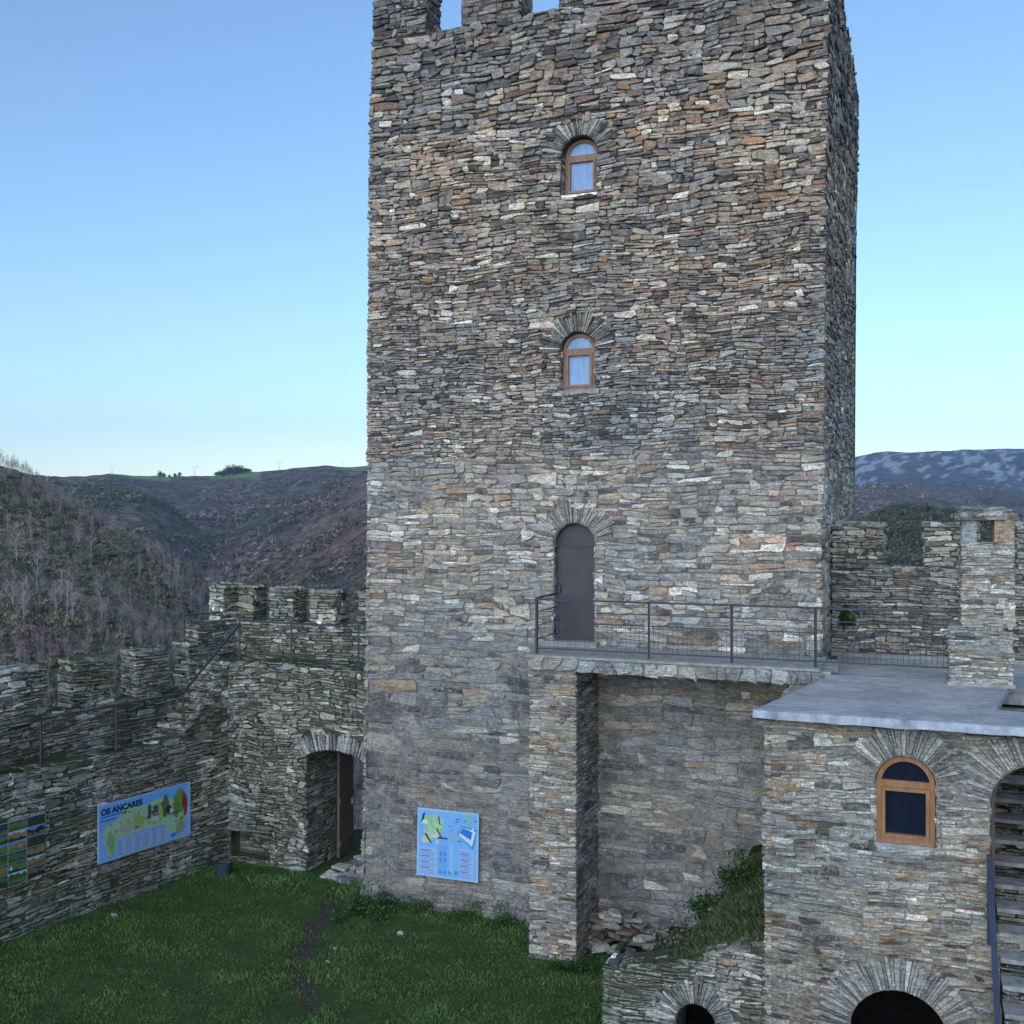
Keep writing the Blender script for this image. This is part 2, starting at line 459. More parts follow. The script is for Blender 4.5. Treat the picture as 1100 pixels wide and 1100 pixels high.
def merlon(parent, f, u0, u1, v0, v1, th, seed, mats, pal, hm=.09, lm=.26, dep=(.0, .05), gap=.012, mossy_top=True):
    """free standing block of masonry; f: w=0 is its front face, runs back to -th"""
    mb = MB()
    mb.box((u0 + .02, v0 - .02, -th + .02), (u1 - .02, v1 - .02, -.0), mat=1, f=lambda a, b, c: f(a, b, c))
    stones(mb, gen_cells([(u0, u1, v0, v1)], hm, lm, seed), f, pal, seed, dep=dep, gap=gap, warp=.012)
    for uu, sd in ((u1 - .02, 1), (u0 + .02, -1)):
        g = lambda x, y, z, uu=uu, sd=sd: f(uu + sd * z, y, -x)
        stones(mb, gen_cells([(0, th, v0, v1)], hm, lm, seed + 3), g, pal, seed + 3, dep=dep, gap=gap, warp=.012)
    g = lambda x, y, z: f(x, y, -th + .02 - z)
    stones(mb, gen_cells([(u0, u1, v0, v1)], hm * 1.3, lm, seed + 5), g, pal, seed + 5, dep=dep, gap=gap, warp=.012)
    # capping slates
    g = lambda x, y, z: f(x, v1 - .01 + z, -y)
    stones(mb, gen_cells([(u0 - .03, u1 + .03, -.03, th + .03)], .22, .3, seed + 7), g, pal, seed + 7, dep=(.005, .035), gap=.01, warp=.01)
    return mb.build('merlon', mats, parent)

# ------------------------------------------------------------------ TOWER
TO = (-2.716, 20.0); TW = 8.296; TD = 9.8; TSILL = 16.31
TLY = np.array([-2, .5, 3.5, 5.0, 6.7, 10, 13.5, 15.2, 16.3, 17.5]); TLO = np.array([-.18, -.14, -.07, -.04, -.01, 0, .035, .07, .11, .13])
TRY = np.array([-2, 4.5, 6.6, 8, 11, 13.4, 16.3, 17.5]); TRO = np.array([0, -.03, -.05, -.02, 0, .015, .09, .1])
def tower_f(u, v, w=0):
    u = np.asarray(u, float); v = np.asarray(v, float)
    u, v, w = np.broadcast_arrays(u, v, np.asarray(w, float))
    s = u / TW
    uu = u + (1 - s) * np.interp(v, TLY, TLO) + s * np.interp(v, TRY, TRO)
    return np.array([TO[0], TO[1], 0]) + uu[..., None] * R + v[..., None] * Zv - w[..., None] * D
def tower_side(u, v, w=0):      # right side: u = depth back from the front corner
    u = np.asarray(u, float); v = np.asarray(v, float)
    u, v, w = np.broadcast_arrays(u, v, np.asarray(w, float))
    uu = TW + np.interp(v, TRY, TRO) - (u / TD) * .0 * np.clip((v - 14.6) / 2.0, 0, 1) ** 2 + w
    return np.array([TO[0], TO[1], 0]) + uu[..., None] * R + v[..., None] * Zv + u[..., None] * D
def tower_left(u, v, w=0):
    u = np.asarray(u, float); v = np.asarray(v, float)
    u, v, w = np.broadcast_arrays(u, v, np.asarray(w, float))
    uu = np.interp(v, TLY, TLO) - w
    return np.array([TO[0], TO[1], 0]) + uu[..., None] * R + v[..., None] * Zv + u[..., None] * D

tower = empty('castle_tower', (TO[0] + TW / 2 * R[0], TO[1] + TW / 2 * R[1], 0),
              'tall square tower of grey and brown slate rubble with battlements', 'tower')
DO = (3.734, 4.487, 5.13, 6.825)                 # door u0,u1,v0,spring
W1 = (3.838, 4.456, 9.54, 10.26); W2 = (3.825, 4.47, 12.99, 13.70)
openings = [(DO, .40), (W1, .38), (W2, .36)]
def zone_tower(u, v):
    k = np.ones((len(u), 3))
    top = np.clip((v - 14.6) / 1.2, 0, 1)[:, None]          # the top courses are darker, rougher stone
    k = k * (1 - top * np.array([.30, .30, .28]))
    mid = np.exp(-((v - 6.6) / 2.2) ** 2)[:, None]
    k = k * (1 + mid * np.array([.22, .17, .10]))
    dark = np.exp(-((v - 10.8) / 1.6) ** 2)[:, None]
    k = k * (1 - .12 * dark)
    br = np.exp(-((v - 13.0) / 2.2) ** 2)[:, None]
    k = k * (1 + br * np.array([.26, .10, -.04]))
    lowl = (np.clip((5.2 - v) / 1.0, 0, 1) * np.clip((3.4 - u) / 1.5, 0, 1))[:, None]
    k = k * (1 - .22 * lowl)
    return k
mb = MB()
outl = [(TW, v) for v in np.linspace(-.3, TSILL, 20)]
outl = [(0, -.3)] + outl + [(0, v) for v in np.linspace(TSILL, 0.2, 20)]
holes = [arch_outline(o[0], o[1], o[2], o[3]) for o, _ in openings]
core_face(mb, tower_f, outl, holes, 1)
for h in holes: reveal(mb, tower_f, h, .45, 1)
sg = [(u, v) for u, v in [(0, -.3), (TD, -.3)]] + [(TD, v) for v in np.linspace(0, TSILL, 20)] + [(0, v) for v in np.linspace(TSILL, 0, 20)]
core_face(mb, tower_side, sg, (), 1); core_face(mb, tower_left, sg, (), 1)
core_face(mb, lambda u, v, w: tower_f(u, v, -TD), [(0, -.3), (TW, -.3), (TW, TSILL), (0, TSILL)], (), 1)
core_face(mb, lambda u, v, w: tower_f(u, TSILL, -v), [(0, 0), (TW, 0), (TW, TD), (0, TD)], (), 1)
for lo_, hi_, hm, lm, gp, dp, pal, sd, mt in ((-.2, 3.2, .165, .52, .007, (.0, .022), PAL_LOW, 1, 2), (3.2, 5.3, .155, .50, .008, (.004, .028), PAL_LOW, 2, 2),
                                     (5.3, 8.4, .12, .36, .010, (.004, .034), PAL_TOWER, 3, 3), (8.4, 12.2, .082, .26, .010, (.004, .046), PAL_TOWER, 4, 0),
                                     (12.2, 14.4, .105, .28, .011, (.008, .056), PAL_TOWER, 6, 0), (14.4, TSILL, .13, .32, .013, (.008, .066), PAL_TOWER, 5, 0)):
    cells = gen_cells([(-.035, TW + .035, lo_, hi_)], hm, lm, sd)
    for (o, ring) in openings:
        if o[2] < hi_ and o[3] + 1 > lo_:
            cells = cut_cells(cells, [(o[0], o[1], o[2], o[3])])
            cells = cut_disc(cells, (o[0] + o[1]) / 2, o[3], (o[1] - o[0]) / 2 + ring * .78)
    stones(mb, cells, tower_f, pal, sd, gap=gp, dep=dp, zone=zone_tower, mat=mt)
    stones(mb, gen_cells([(-.035, TD + .06, lo_, hi_)], hm * 1.1, lm * 1.5, sd + 20), tower_side, pal, sd + 20, gap=gp, dep=dp, zone=zone_tower, mat=mt)
    stones(mb, gen_cells([(-.035, 2.6 if lo_ < 5 else 1.2, lo_, hi_)], hm, lm, sd + 40), tower_left, pal, sd + 40, gap=gp, dep=dp, mat=mt)
for (o, ring), sd in zip(openings, (7, 8, 9)):
    reveal_stones(mb, tower_f, o[0], o[2], o[3], .3, 1, PAL_TOWER, sd); reveal_stones(mb, tower_f, o[1], o[2], o[3], .3, -1, PAL_TOWER, sd + 1)
mb.build('wall', [M['stone_tower'], M['mortar_tower'], M['stone_low'], M['stone_mid']], tower)
for (o, ring), sd in zip(openings, (17, 18, 19)):
    m = MB(); voussoirs(m, tower_f, (o[0] + o[1]) / 2, o[3], (o[1] - o[0]) / 2 + .01, ring, sd, a0=-.02, t=.042 if sd > 17 else .034,
                        pal=PAL_ARCH if sd == 17 else PAL_GREY)
    m.build('arch', [M['stone_tower']], tower)
edges = [0.0, 1.37, 1.90, 3.17, 3.75, 5.0, 5.55, 6.75, 7.3]
for i, (a, b) in enumerate([(-.03, 1.10), (1.80, 2.95), (3.70, 4.85), (5.45, 6.55), (7.15, TW + .03)]):
    merlon(tower, tower_f, a, b, TSILL, TSILL + .95, .62, 60 + i * 9, [M['stone_tower'], M['mortar_dark']], (PAL_TOWER[0] * .62, PAL_TOWER[1]), gap=.016, hm=.13, lm=.3)

for i, (a, b) in enumerate([(1.5, 2.55), (3.25, 4.3), (5.0, 6.05), (6.75, 7.9), (8.3, TD)]):
    merlon(tower, tower_side, a, b, TSILL, TSILL + .85 + .12 * i, .62, 1060 + i * 9, [M['stone_tower'], M['mortar_dark']], (PAL_TOWER[0] * .8, PAL_TOWER[1]), gap=.014, hm=.13, lm=.3)

# ------------------------------------------------------------------ windows and doors
def band(mb, f, outer, inner, w0, w1, mat=0):
    """closed band between two outlines with the same point count"""
    n = len(outer)
    o = np.array(outer); i = np.array(inner)
    A = f(o[:, 0], o[:, 1], np.full(n, w1)); B = f(i[:, 0], i[:, 1], np.full(n, w1))
    C_ = f(o[:, 0], o[:, 1], np.full(n, w0)); E = f(i[:, 0], i[:, 1], np.full(n, w0))
    V = np.concatenate([A, B, C_, E]); Q = []
    for k in range(n):
        k2 = (k + 1) % n
        Q += [(k, k2, n + k2, n + k), (k, 2 * n + k, 2 * n + k2, k2), (n + k, n + k2, 3 * n + k2, 3 * n + k)]
    mb.raw(V, Q=Q, mat=mat)
def rectp(a, b, c, d): return [(a, c), (b, c), (b, d), (a, d)]
def arched_window(parent, f, o, wd, mwood, mglass, label, fw=.055, sill_mat=None):
    u0, u1, v0, vs = o
    r = (u1 - u0) / 2
    c = f((u0 + u1) / 2, v0, -wd)
    win = empty('window', tuple(np.array(c) - np.array(parent.location)))
    win.parent = parent; win['label'] = label
    m = MB()
    g = .012
    band(m, f, arch_outline(u0 + g, u1 - g, v0 + g, vs, 18), arch_outline(u0 + g + fw, u1 - g - fw, v0 + g + fw, vs, 18), -wd - .05, -wd + .02)
    m.box((u0 + g + fw - .004, vs - .045, -wd - .045), (u1 - g - fw + .004, vs + .035, -wd + .016), f=lambda a, b, c_: f(a, b, c_))
    m.build('frame', mwood, win)
    m = MB()
    a, b, c_, d = u0 + g + fw, u1 - g - fw, v0 + g + fw, vs - .045
    band(m, f, rectp(a + .003, b - .003, c_ + .003, d - .003), rectp(a + .045, b - .045, c_ + .045, d - .045), -wd - .03, -wd + .035)
    m.build('sash', mwood, win)
    m = MB()
    core_face(m, f, arch_outline(u0 + g + .02, u1 - g - .02, v0 + g + .02, vs, 18), (), 0, -wd - .02)
    core_face(m, f, arch_outline(u0 + g + .02, u1 - g - .02, v0 + g + .02, vs, 18), (), 0, -wd - .026)
    reveal(m, f, arch_outline(u0 + g + .02, u1 - g - .02, v0 + g + .02, vs, 18), wd + .026, 0, w0=-wd - .02)
    m.build('pane', mglass, win)
    if sill_mat:
        m = MB(); m.box((u0 - .01, v0 - .035, -wd - .05), (u1 + .01, v0 + .01, .012), f=lambda a, b, c_: f(a, b, c_))
        m.build('sill', sill_mat, win)
    return win
arched_window(tower, tower_f, W1, .10, M['wood_tower'], M['glass_painted_sky'], 'lower arched window with pale panes', sill_mat=M['cement'])
arched_window(tower, tower_f, W2, .16, M['wood_tower'], M['glass_painted_sky'], 'upper arched window with pale panes', sill_mat=M['stone_tower'])

dd = empty('door', tuple(np.array(tower_f(4.11, 5.13, -.15)) - np.array(tower.location))); dd.parent = tower
dd['label'] = 'arched grey sheet metal door opening onto the balcony'
m = MB(); ol = arch_outline(DO[0] + .01, DO[1] - .01, DO[2] + .01, DO[3], 20)
core_face(m, tower_f, ol, (), 0, -.12); reveal(m, tower_f, ol, .17, 0, w0=-.12); core_face(m, tower_f, ol, (), 0, -.17)
for v in (5.36, 5.85, 6.38, 6.80):
    m.box((DO[0] + .02, v, -.125), (DO[1] - .02, v + .012, -.113), f=lambda a, b, c: tower_f(a, b, c))
for v in (5.30, 5.80, 6.33, 6.78):
    for u in np.linspace(DO[0] + .05, DO[1] - .05, 11):
        m.box((u - .008, v - .008, -.12), (u + .008, v + .008, -.108), f=lambda a, b, c: tower_f(a, b, c))
m.build('leaf', M['door_metal'], dd)
m = MB(); m.box((DO[0] + .06, 5.95, -.12), (DO[0] + .09, 6.1, -.08), f=lambda a, b, c: tower_f(a, b, c))
m.build('handle', M['rail'], dd)

# ------------------------------------------------------------------ BALCONY
HB = CZ - 2.35                      # walking level
E0 = (.307, 17.36)                  # front edge of the slab at its left end
bf = fr((E0[0], E0[1], 0), R, -D)   # frame of the slab front
BL = 6.1
depthB = 1.42
bal = empty('stone_balcony', (E0[0], E0[1], HB), 'stone slab balcony with mossy edge stones below the tower door', 'balcony')
m = MB()
m.box((-.05, HB - .25, -depthB), (4.75, HB - .04, -.03), mat=0, f=lambda a, b, c: bf(a, b, c))
m.box((-.06, HB - .04, -depthB), (4.6, HB, .02), mat=0, f=lambda a, b, c: bf(a, b, c))
m.build('floor_slab', M['cement'], bal)
m = MB()
rnd = random.Random(5); u = -.04; cells = []
while u < 4.55:
    l = rnd.uniform(.14, .34); cells.append((u, u + l, HB - .26, HB - .045)); u += l
stones(m, np.array(cells), bf, (PAL_ARCH[0] * 1.15, PAL_ARCH[1]), 31, gap=.022, dep=(.0, .03), warp=.004, bev=.02, jit=.16)
m.build('edging', [M['stone_right']], bal)
# pier carrying the left end
pf = fr((.309, 17.45, 0), R, -D); ps = fr((.309 + .775 * R[0], 17.45 + .775 * R[1], 0), D, R)
pier_top = HB - .26
m = MB()
m.box((.02, -.3, -1.5), (.755, pier_top, -.0), mat=1, f=lambda a, b, c: pf(a, b, c))
stones(m, gen_cells([(-.02, .80, -.15, pier_top)], .075, .24, 33), pf, PAL_HOUSE, 33, dep=(.0, .045), gap=.011, warp=.012, zone=lambda u, v: np.ones((len(u), 3)) * .85)
stones(m, gen_cells([(-.02, 1.45, -.15, pier_top)], .085, .30, 34), ps, PAL_LOW, 34, dep=(.0, .035), gap=.011, warp=.012)
pl = fr((.309, 17.45, 0), D, -R)
stones(m, gen_cells([(-.02, 1.45, -.15, pier_top)], .085, .30, 35), pl, PAL_LOW, 35, dep=(.0, .035), gap=.011, warp=.012)
m.build('pier', [M['stone_house'], M['mortar_light']], bal)
m = MB(); m.box((DO[0] - .1, HB, .02), (DO[1] + .1, DO[2] + .005, .26), f=lambda a, b, c: tower_f(a, b, c)); m.build('step', M['cement'], bal)

def railing(name, label, pts, height, group=None, mesh=True, postw=.045, cables=3, skip_post=(), mat=None, lean=None):
    """pts: list of 3D feet; straight runs between"""
    mat = mat or M['rail']
    root = empty(name, pts[0], label, 'railing', group)
    up = Vector((0, 0, height))
    for i, p in enumerate(pts):
        if i in skip_post: continue
        m = MB(); m.bar(p, Vector(p) + up, postw, .014 + postw * .4); m.build('post', mat, root)
    m = MB()
    for a, b in zip(pts[:-1], pts[1:]):
        a = Vector(a); b = Vector(b); e = (b - a).normalized() * .02
        m.bar(a + up - e, b + up + e, .04, .028)
    m.build('top_rail', mat, root)
    m = MB()
    levels = [.78, .58][:2] if mesh else [k / (cables + 1) for k in range(1, cables + 1)]
    for a, b in zip(pts[:-1], pts[1:]):
        a = Vector(a); b = Vector(b)
        for l in levels: m.bar(a + up * l, b + up * l, .014, .014)
        if mesh: m.bar(a + up * .1, b + up * .1, .02, .02)
    m.build('rails', mat, root)
    if mesh:
        m = MB()
        for a, b in zip(pts[:-1], pts[1:]):
            a = Vector(a); b = Vector(b); L = (b - a).length; n = int(L / .075)
            for k in range(1, n):
                p = a.lerp(b, k / n); m.bar(p + up * .1, p + up * .58, .005, .005)
            for k in range(1, 5):
                m.bar(a + up * (.1 + .096 * k), b + up * (.1 + .096 * k), .004, .004)
        m.build('wire_mesh', mat, root)
    return root
rl = lambda px, w=-.13: tuple(bf(solve_u(px, (E0[0] - w * -D[0], E0[1] - w * -D[1]) if False else E0, R), HB, w))
def rpt(px, w=-.15):
    O = bf(0, 0, w); u = solve_u(px, O, R); return tuple(bf(u, HB, w))
railing('balcony_railing', 'long grey steel railing with wire mesh along the balcony and roof terrace', [rpt(576), rpt(697), rpt(786), rpt(876), rpt(1032)], .90)
a = Vector(rpt(576)); b = a + Vector(D) * 1.1
railing('balcony_railing', 'short grey steel return railing at the left end of the balcony', [tuple(a + Vector(D) * .06), tuple(b)], .92, mesh=False)

# ------------------------------------------------------------------ HOUSE
HO = (3.167, 13.16)
hf = fr((HO[0], HO[1], 0), R, -D)
ROOFZ = CZ - 2.44
HTOP = ROOFZ - .13
house = empty('stone_house', (HO[0] + R[0] * 1.5, HO[1] + R[1] * 1.5, 0), 'low house of pale slate rubble with flat slab roof beside the tower', 'house')
HW = (1.299, 1.988, CZ - 3.99, CZ - 3.265)
ST = (2.562, 3.60, CZ - 4.9, CZ - 3.43)
CE = (1.0, 2.13, -.3, CZ - 6.30)
HLEN = 5.2
m = MB()
hh = [arch_outline(*HW), arch_outline(*ST), arch_outline(*CE)]
core_face(m, hf, [(0, -.5), (HLEN, -.5), (HLEN, HTOP), (0, HTOP)], hh, 1)
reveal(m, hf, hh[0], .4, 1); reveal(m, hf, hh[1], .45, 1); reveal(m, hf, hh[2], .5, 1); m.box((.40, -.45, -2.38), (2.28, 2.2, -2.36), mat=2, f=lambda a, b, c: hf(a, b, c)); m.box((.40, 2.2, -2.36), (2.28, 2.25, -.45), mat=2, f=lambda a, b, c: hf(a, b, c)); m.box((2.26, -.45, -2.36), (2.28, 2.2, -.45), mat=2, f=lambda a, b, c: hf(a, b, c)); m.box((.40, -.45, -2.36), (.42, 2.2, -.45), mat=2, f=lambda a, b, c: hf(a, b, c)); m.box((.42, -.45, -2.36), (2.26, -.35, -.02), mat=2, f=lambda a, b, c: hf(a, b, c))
# other walls and a cellar behind the arch, its shade put into a near-black lining
m.box((.03, -.5, -2.7), (.38, HTOP, -.02), mat=1, f=lambda a, b, c: hf(a, b, c))
m.box((.38, -.5, -2.7), (2.42, HTOP, -2.4), mat=1, f=lambda a, b, c: hf(a, b, c))
m.box((2.30, -.5, -2.4), (2.50, HTOP, -.46), mat=1, f=lambda a, b, c: hf(a, b, c))
m.box((3.66, -.5, -2.7), (HLEN, HTOP, -.02), mat=1, f=lambda a, b, c: hf(a, b, c))
cells = gen_cells([(-.03, HLEN, -.2, 2.9), (-.03, HLEN, 2.9, HTOP + .02)], .068, .26, 51)
for o, ring in ((HW, .36), (ST, .36), (CE, .38)):
    cells = cut_cells(cells, [(o[0], o[1], o[2], o[3])]); cells = cut_disc(cells, (o[0] + o[1]) / 2, o[3], (o[1] - o[0]) / 2 + ring * .70)
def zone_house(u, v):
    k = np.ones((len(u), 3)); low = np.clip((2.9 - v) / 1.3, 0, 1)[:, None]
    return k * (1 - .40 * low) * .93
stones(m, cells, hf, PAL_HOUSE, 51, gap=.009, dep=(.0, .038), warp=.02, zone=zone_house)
hs = fr((HO[0] + .03 * R[0], HO[1] + .03 * R[1], 0), D, -R)
stones(m, gen_cells([(-.03, 2.7, 1.0, HTOP)], .07, .28, 52), hs, PAL_HOUSE, 52, gap=.009, dep=(.0, .035), warp=.012)
for o, sd in ((HW, 53), (ST, 54), (CE, 55)):
    reveal_stones(m, hf, o[0], max(o[2], .2), o[3], .35 if sd != 53 else .12, 1, PAL_HOUSE, sd)
    reveal_stones(m, hf, o[1], max(o[2], .2), o[3], .35 if sd != 53 else .12, -1, PAL_HOUSE, sd + 3)
m.build('wall', [M['stone_house'], M['mortar_light'], M['shade_black']], house)
for o, ring, t, sd in ((HW, .40, .05, 56), (ST, .42, .05, 57), (CE, .40, .045, 58)):
    m = MB(); voussoirs(m, hf, (o[0] + o[1]) / 2, o[3], (o[1] - o[0]) / 2 + .012, ring, sd, a0=-.05, t=t, rough=.16); m.build('arch', [M['stone_house']], house)
arched_window(house, hf, HW, .06, M['wood'], M['glass_dark'], 'arched window with orange wooden frame and dark panes', fw=.06, sill_mat=M['cement'])
# arched dark door frame of the stair passage
m = MB()
band(m, hf, arch_outline(ST[0] + .02, ST[1] - .02, ST[2] - .9, ST[3], 18), arch_outline(ST[0] + .075, ST[1] - .075, ST[2] - .92, ST[3], 18), -.34, -.26)
m.build('door_frame', M['door_wood'], house)

# roof slab
def pl(px, z, Y): return ((px - 550) / F * Y, Y, z)
def on_plane(px, py, z):
    Y = (CZ - z) * F / (py - 550.0); return ((px - 550) / F * Y, Y)
def prism(mb, poly, z0, z1, mat=0):
    n = len(poly); polys = [[Vector((x, y, 0)) for x, y in poly]]
    T = tessellate_polygon(polys)
    V = [(x, y, z0) for x, y in poly] + [(x, y, z1) for x, y in poly]
    mb.raw(V, Q=[(i, (i + 1) % n, n + (i + 1) % n, n + i) for i in range(n)], T=[t for t in T] + [(a + n, b + n, c + n) for a, b, c in T], mat=mat)
m = MB()
p0 = on_plane(810, 762.5, ROOFZ)
back = lambda px: (lambda O: tuple(bf(solve_u(px, O, R), 0, -.10)[:2]))(bf(0, 0, -.10))
e1 = np.array(p0) + R[:2] * 5.6
hA = on_plane(1070, 762, ROOFZ); hB = on_plane(1083.5, 738, ROOFZ)
front_line = lambda u: tuple(np.array(p0) + R[:2] * u)
# main slab, notched by the stairwell at right
nA = np.array(hA); nB = np.array(hB)
rnd = random.Random(2)
poly = [tuple(np.array(p0) + R[:2] * u_ + D[:2] * rnd.uniform(-.018, .018)) for u_ in np.linspace(0, 5.6, 60)] + [ tuple(np.array(front_line(5.6)) + D[:2] * .38), tuple(nA), tuple(nB), back(1092), back(893)]
prism(m, poly, ROOFZ - .085, ROOFZ)
fd = lambda u, v, w: fr((p0[0], p0[1], 0), R, -D)(u, v, w)
m2 = MB()
M['slate_roof'] = None
n = NT('weathered grey roof slab')
sv = n.mapping((1.2, 9.0, 1.0))
c = n.ramp(n.noise(2.6, 8, .75, sv), [(.3, (.36, .35, .33)), (.5, (.52, .505, .475)), (.7, (.70, .68, .64))])
c = n.mix(n.ramp(n.noise(5, 6, .7), [(.56, 0), (.70, .75)]), c, (.20, .19, .16))
c = n.mix(n.ramp(n.noise(1.3, 6, .75), [(.40, .7), (.58, 0)]), c, (.27, .27, .28))
c = n.mix(n.ramp(n.noise(2.6, 6, .75, n.mapping((1, 2.5, 1))), [(.55, 0), (.66, .55)]), c, (.80, .80, .80))
c = n.mix(n.ramp(n.noise(55, 3, .6), [(.66, 0), (.72, .8)]), c, (.12, .12, .10))
n.bump(n.noise(30, 5, .7, sv), .35, .01)
M['slate_roof'] = n.set(c, .75, .3)
m.build('roof', [M['slate_roof']], house)
m = MB(); nn = 150; uu2 = np.linspace(-.01, 5.6, nn); wv = .012 + .014 * fbm(uu2 * 5, uu2 * 0, 4, 3); wv2 = .02 + .03 * fbm(uu2 * 3, uu2 * 0 + 5, 6, 4)
V = np.concatenate([fd(uu2, np.full(nn, ROOFZ + .006), wv - .07), fd(uu2, np.full(nn, ROOFZ + .004), wv + .018), fd(uu2, ROOFZ - .06 - wv2, wv + .022 + .02 * fbm(uu2 * 9, uu2 * 0, 8, 2)), fd(uu2, ROOFZ - .06 - wv2, wv - .0)])
m.raw(V, Q=[(k * nn + i, k * nn + i + 1, (k + 1) * nn + i + 1, (k + 1) * nn + i) for k in range(3) for i in range(nn - 1)])
m.build('roof_membrane', mat_plain('weathered pale membrane', (.42, .46, .52), .6, .35, 0, .35, 5, .6), house)
# torn bituminous edge sheet under the slab lip
m = MB(); rnd = random.Random(3); u = 0.02
while u < 5.4:
    l = rnd.uniform(.15, .5); dz = rnd.uniform(.015, .05)
    m.box((u, ROOFZ - .085 - dz, -.2), (u + l, ROOFZ - .088, -.005 + rnd.uniform(-.03, .012)), f=lambda a, b, c: fd(a, b, c)); u += l + rnd.uniform(.0, .03)
m.build('roof_edge_sheet', mat_plain('black bitumen sheet', (.03, .032, .038), .6, .3, 0, .2, 6, .3), house)

# chimney
ch = empty('chimney', (0, 0, 0)); ch.parent = house
cxy = on_plane(1020, 736, ROOFZ); cO = (cxy[0], cxy[1], 0)
ch.location = Vector((cxy[0], cxy[1], ROOFZ)) - house.location
ch['label'] = 'rubble stone chimney with slate cap and square smoke openings'
cf = fr(cO, R, -D)
cw = .82; cd = .80; m = MB()
def stone_block(mb, f, u0, u1, v0, v1, w0, th, seed, pal, hm, lm, mat=0, cmat=1, dep=(.0, .03)):
    mb.box((u0 + .02, v0, w0 - th + .02), (u1 - .02, v1, w0 - .02), mat=cmat, f=lambda a, b, c: f(a, b, c))
    stones(mb, gen_cells([(u0, u1, v0, v1)], hm, lm, seed), lambda x, y, z: f(x, y, w0 - .02 + z), pal, seed, dep=dep, warp=.006, gap=.008)
    stones(mb, gen_cells([(0, th, v0, v1)], hm, lm, seed + 1), lambda x, y, z: f(u1 - .02 + z, y, w0 - x), pal, seed + 1, dep=dep, warp=.006, gap=.008)
    stones(mb, gen_cells([(0, th, v0, v1)], hm, lm, seed + 2), lambda x, y, z: f(u0 + .02 - z, y, w0 - x), pal, seed + 2, dep=dep, warp=.006, gap=.008)
    stones(mb, gen_cells([(u0, u1, v0, v1)], hm, lm, seed + 3), lambda x, y, z: f(x, y, w0 - th + .02 - z), pal, seed + 3, dep=dep, warp=.006, gap=.008)
stone_block(m, cf, 0, cw, ROOFZ + .04, CZ - 1.60, 0, cd, 71, PAL_HOUSE, .06, .24)
stone_block(m, cf, .15, cw + .02, CZ - 1.60, CZ - .42, -.03, cd - .08, 75, PAL_HOUSE, .06, .22)
m.build('shaft', [M['stone_house'], M['mortar_light']], ch)
for (a, b, w) in ((.16, .35, -.04), (cw - .24, cw + .01, -.04), (.16, .35, -.52), (cw - .24, cw + .01, -.52)):
    col = (.30, .32, .36) if a < .3 else (.36, .26, .18)
    m = MB(); m.box((a, CZ - .42, w - .2), (b, CZ - .10, w), col=col, f=lambda a_, b_, c_: cf(a_, b_, c_)); m.build('corner_block', M['stone_house'], ch)
m = MB()
m.box((.13, CZ - .10, -.76), (cw + .05, CZ - .06, -.02), col=(.33, .24, .17), mat=1, f=lambda a, b, c: cf(a, b, c))
for k, (gr, zz) in enumerate(((.05, -.06), (.03, -.03), (.0, -.005), (-.08, .02), (-.17, .045))):
    cells = gen_cells([(.13 - gr, cw + .05 + gr, .02 - gr, .76 + gr)], .3, .4, 80 + k)
    stones(m, cells, lambda x, y, z, zz=zz: cf(x, CZ + zz + z, -y), (PAL_GREY[0] * .75, PAL_GREY[1]), 80 + k, dep=(.0, .035), gap=.004, warp=.0, jit=.12)
m.build('cap', [M['stone_right'], M['plain_tone']], ch)
m = MB(); m.box((-.03, ROOFZ + .0005, -cd - .02), (cw + .02, ROOFZ + .05, .035), f=lambda a, b, c: cf(a, b, c)); m.build('base_fillet', M['cement'], ch)

# terrace behind the railing, down a step from the slab
TZ = CZ - 2.58
m = MB()
O = np.array(back(885)); poly = [tuple(O), tuple(O + R[:2] * 6), tuple(O + R[:2] * 6 + D[:2] * 4.0), tuple(O + D[:2] * 4.0)]
prism(m, poly, TZ - .15, TZ)
tag(m.build('terrace_floor', M['slate_roof']), kind='structure')
m = MB()
q = np.array(on_plane(880, 716, ROOFZ + .06))
qf = fr((q[0], q[1], 0), R, -D)
m.box((-.12, ROOFZ - .02, -.45), (.28, ROOFZ + .07, .03), f=lambda a, b, c: qf(a, b, c))
o = m.build('stone_step', M['cement']); tag(o, 'small cement step below the end of the balcony railing on the roof', 'step'); recenter(o, qf(.08, ROOFZ, -.2))

# ------------------------------------------------------------------ STAIRS through the right arch
sf = fr((HO[0], HO[1], 0), R, D)          # w = into the house
stair = empty('stone_staircase', tuple(hf(3.1, CZ - 5.4, 0)), 'steep stone stairs climbing through the arched passage of the house', 'stairs')
mstep = mat_plain('worn slate tread', (.30, .30, .29), .85, .25, 0, .35, 7, .6)
for k in range(-5, 13):
    m = MB(); z = CZ - 4.88 + .19 * k; w = .28 * (k) + .02
    u0, u1 = (2.66, 3.58) if k > 0 else (2.66, 3.9)
    rr = random.Random(k)
    if k >= 9: u0 = 2.72
    m.box((u0, z - .05, w - .03), (u1, z, w + .30), mat=1, f=lambda a, b, c: sf(a, b, c))
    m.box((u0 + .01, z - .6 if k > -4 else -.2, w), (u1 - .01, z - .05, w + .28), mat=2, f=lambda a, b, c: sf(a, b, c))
    cells = gen_cells([(u0, u1, z - .19, z - .055)], .06, .25, 200 + k)
    stones(m, cells, lambda x, y, zz, w=w: sf(x, y, w + .0 - zz), (PAL_GREY[0] * .38, PAL_GREY[1]), 200 + k, dep=(.0, .025), gap=.01, warp=.004)  # riser colours darkened to stand in for shade on the stairs
    m.build('step', [M['stone_right'], mstep, M['shade_black']], stair)
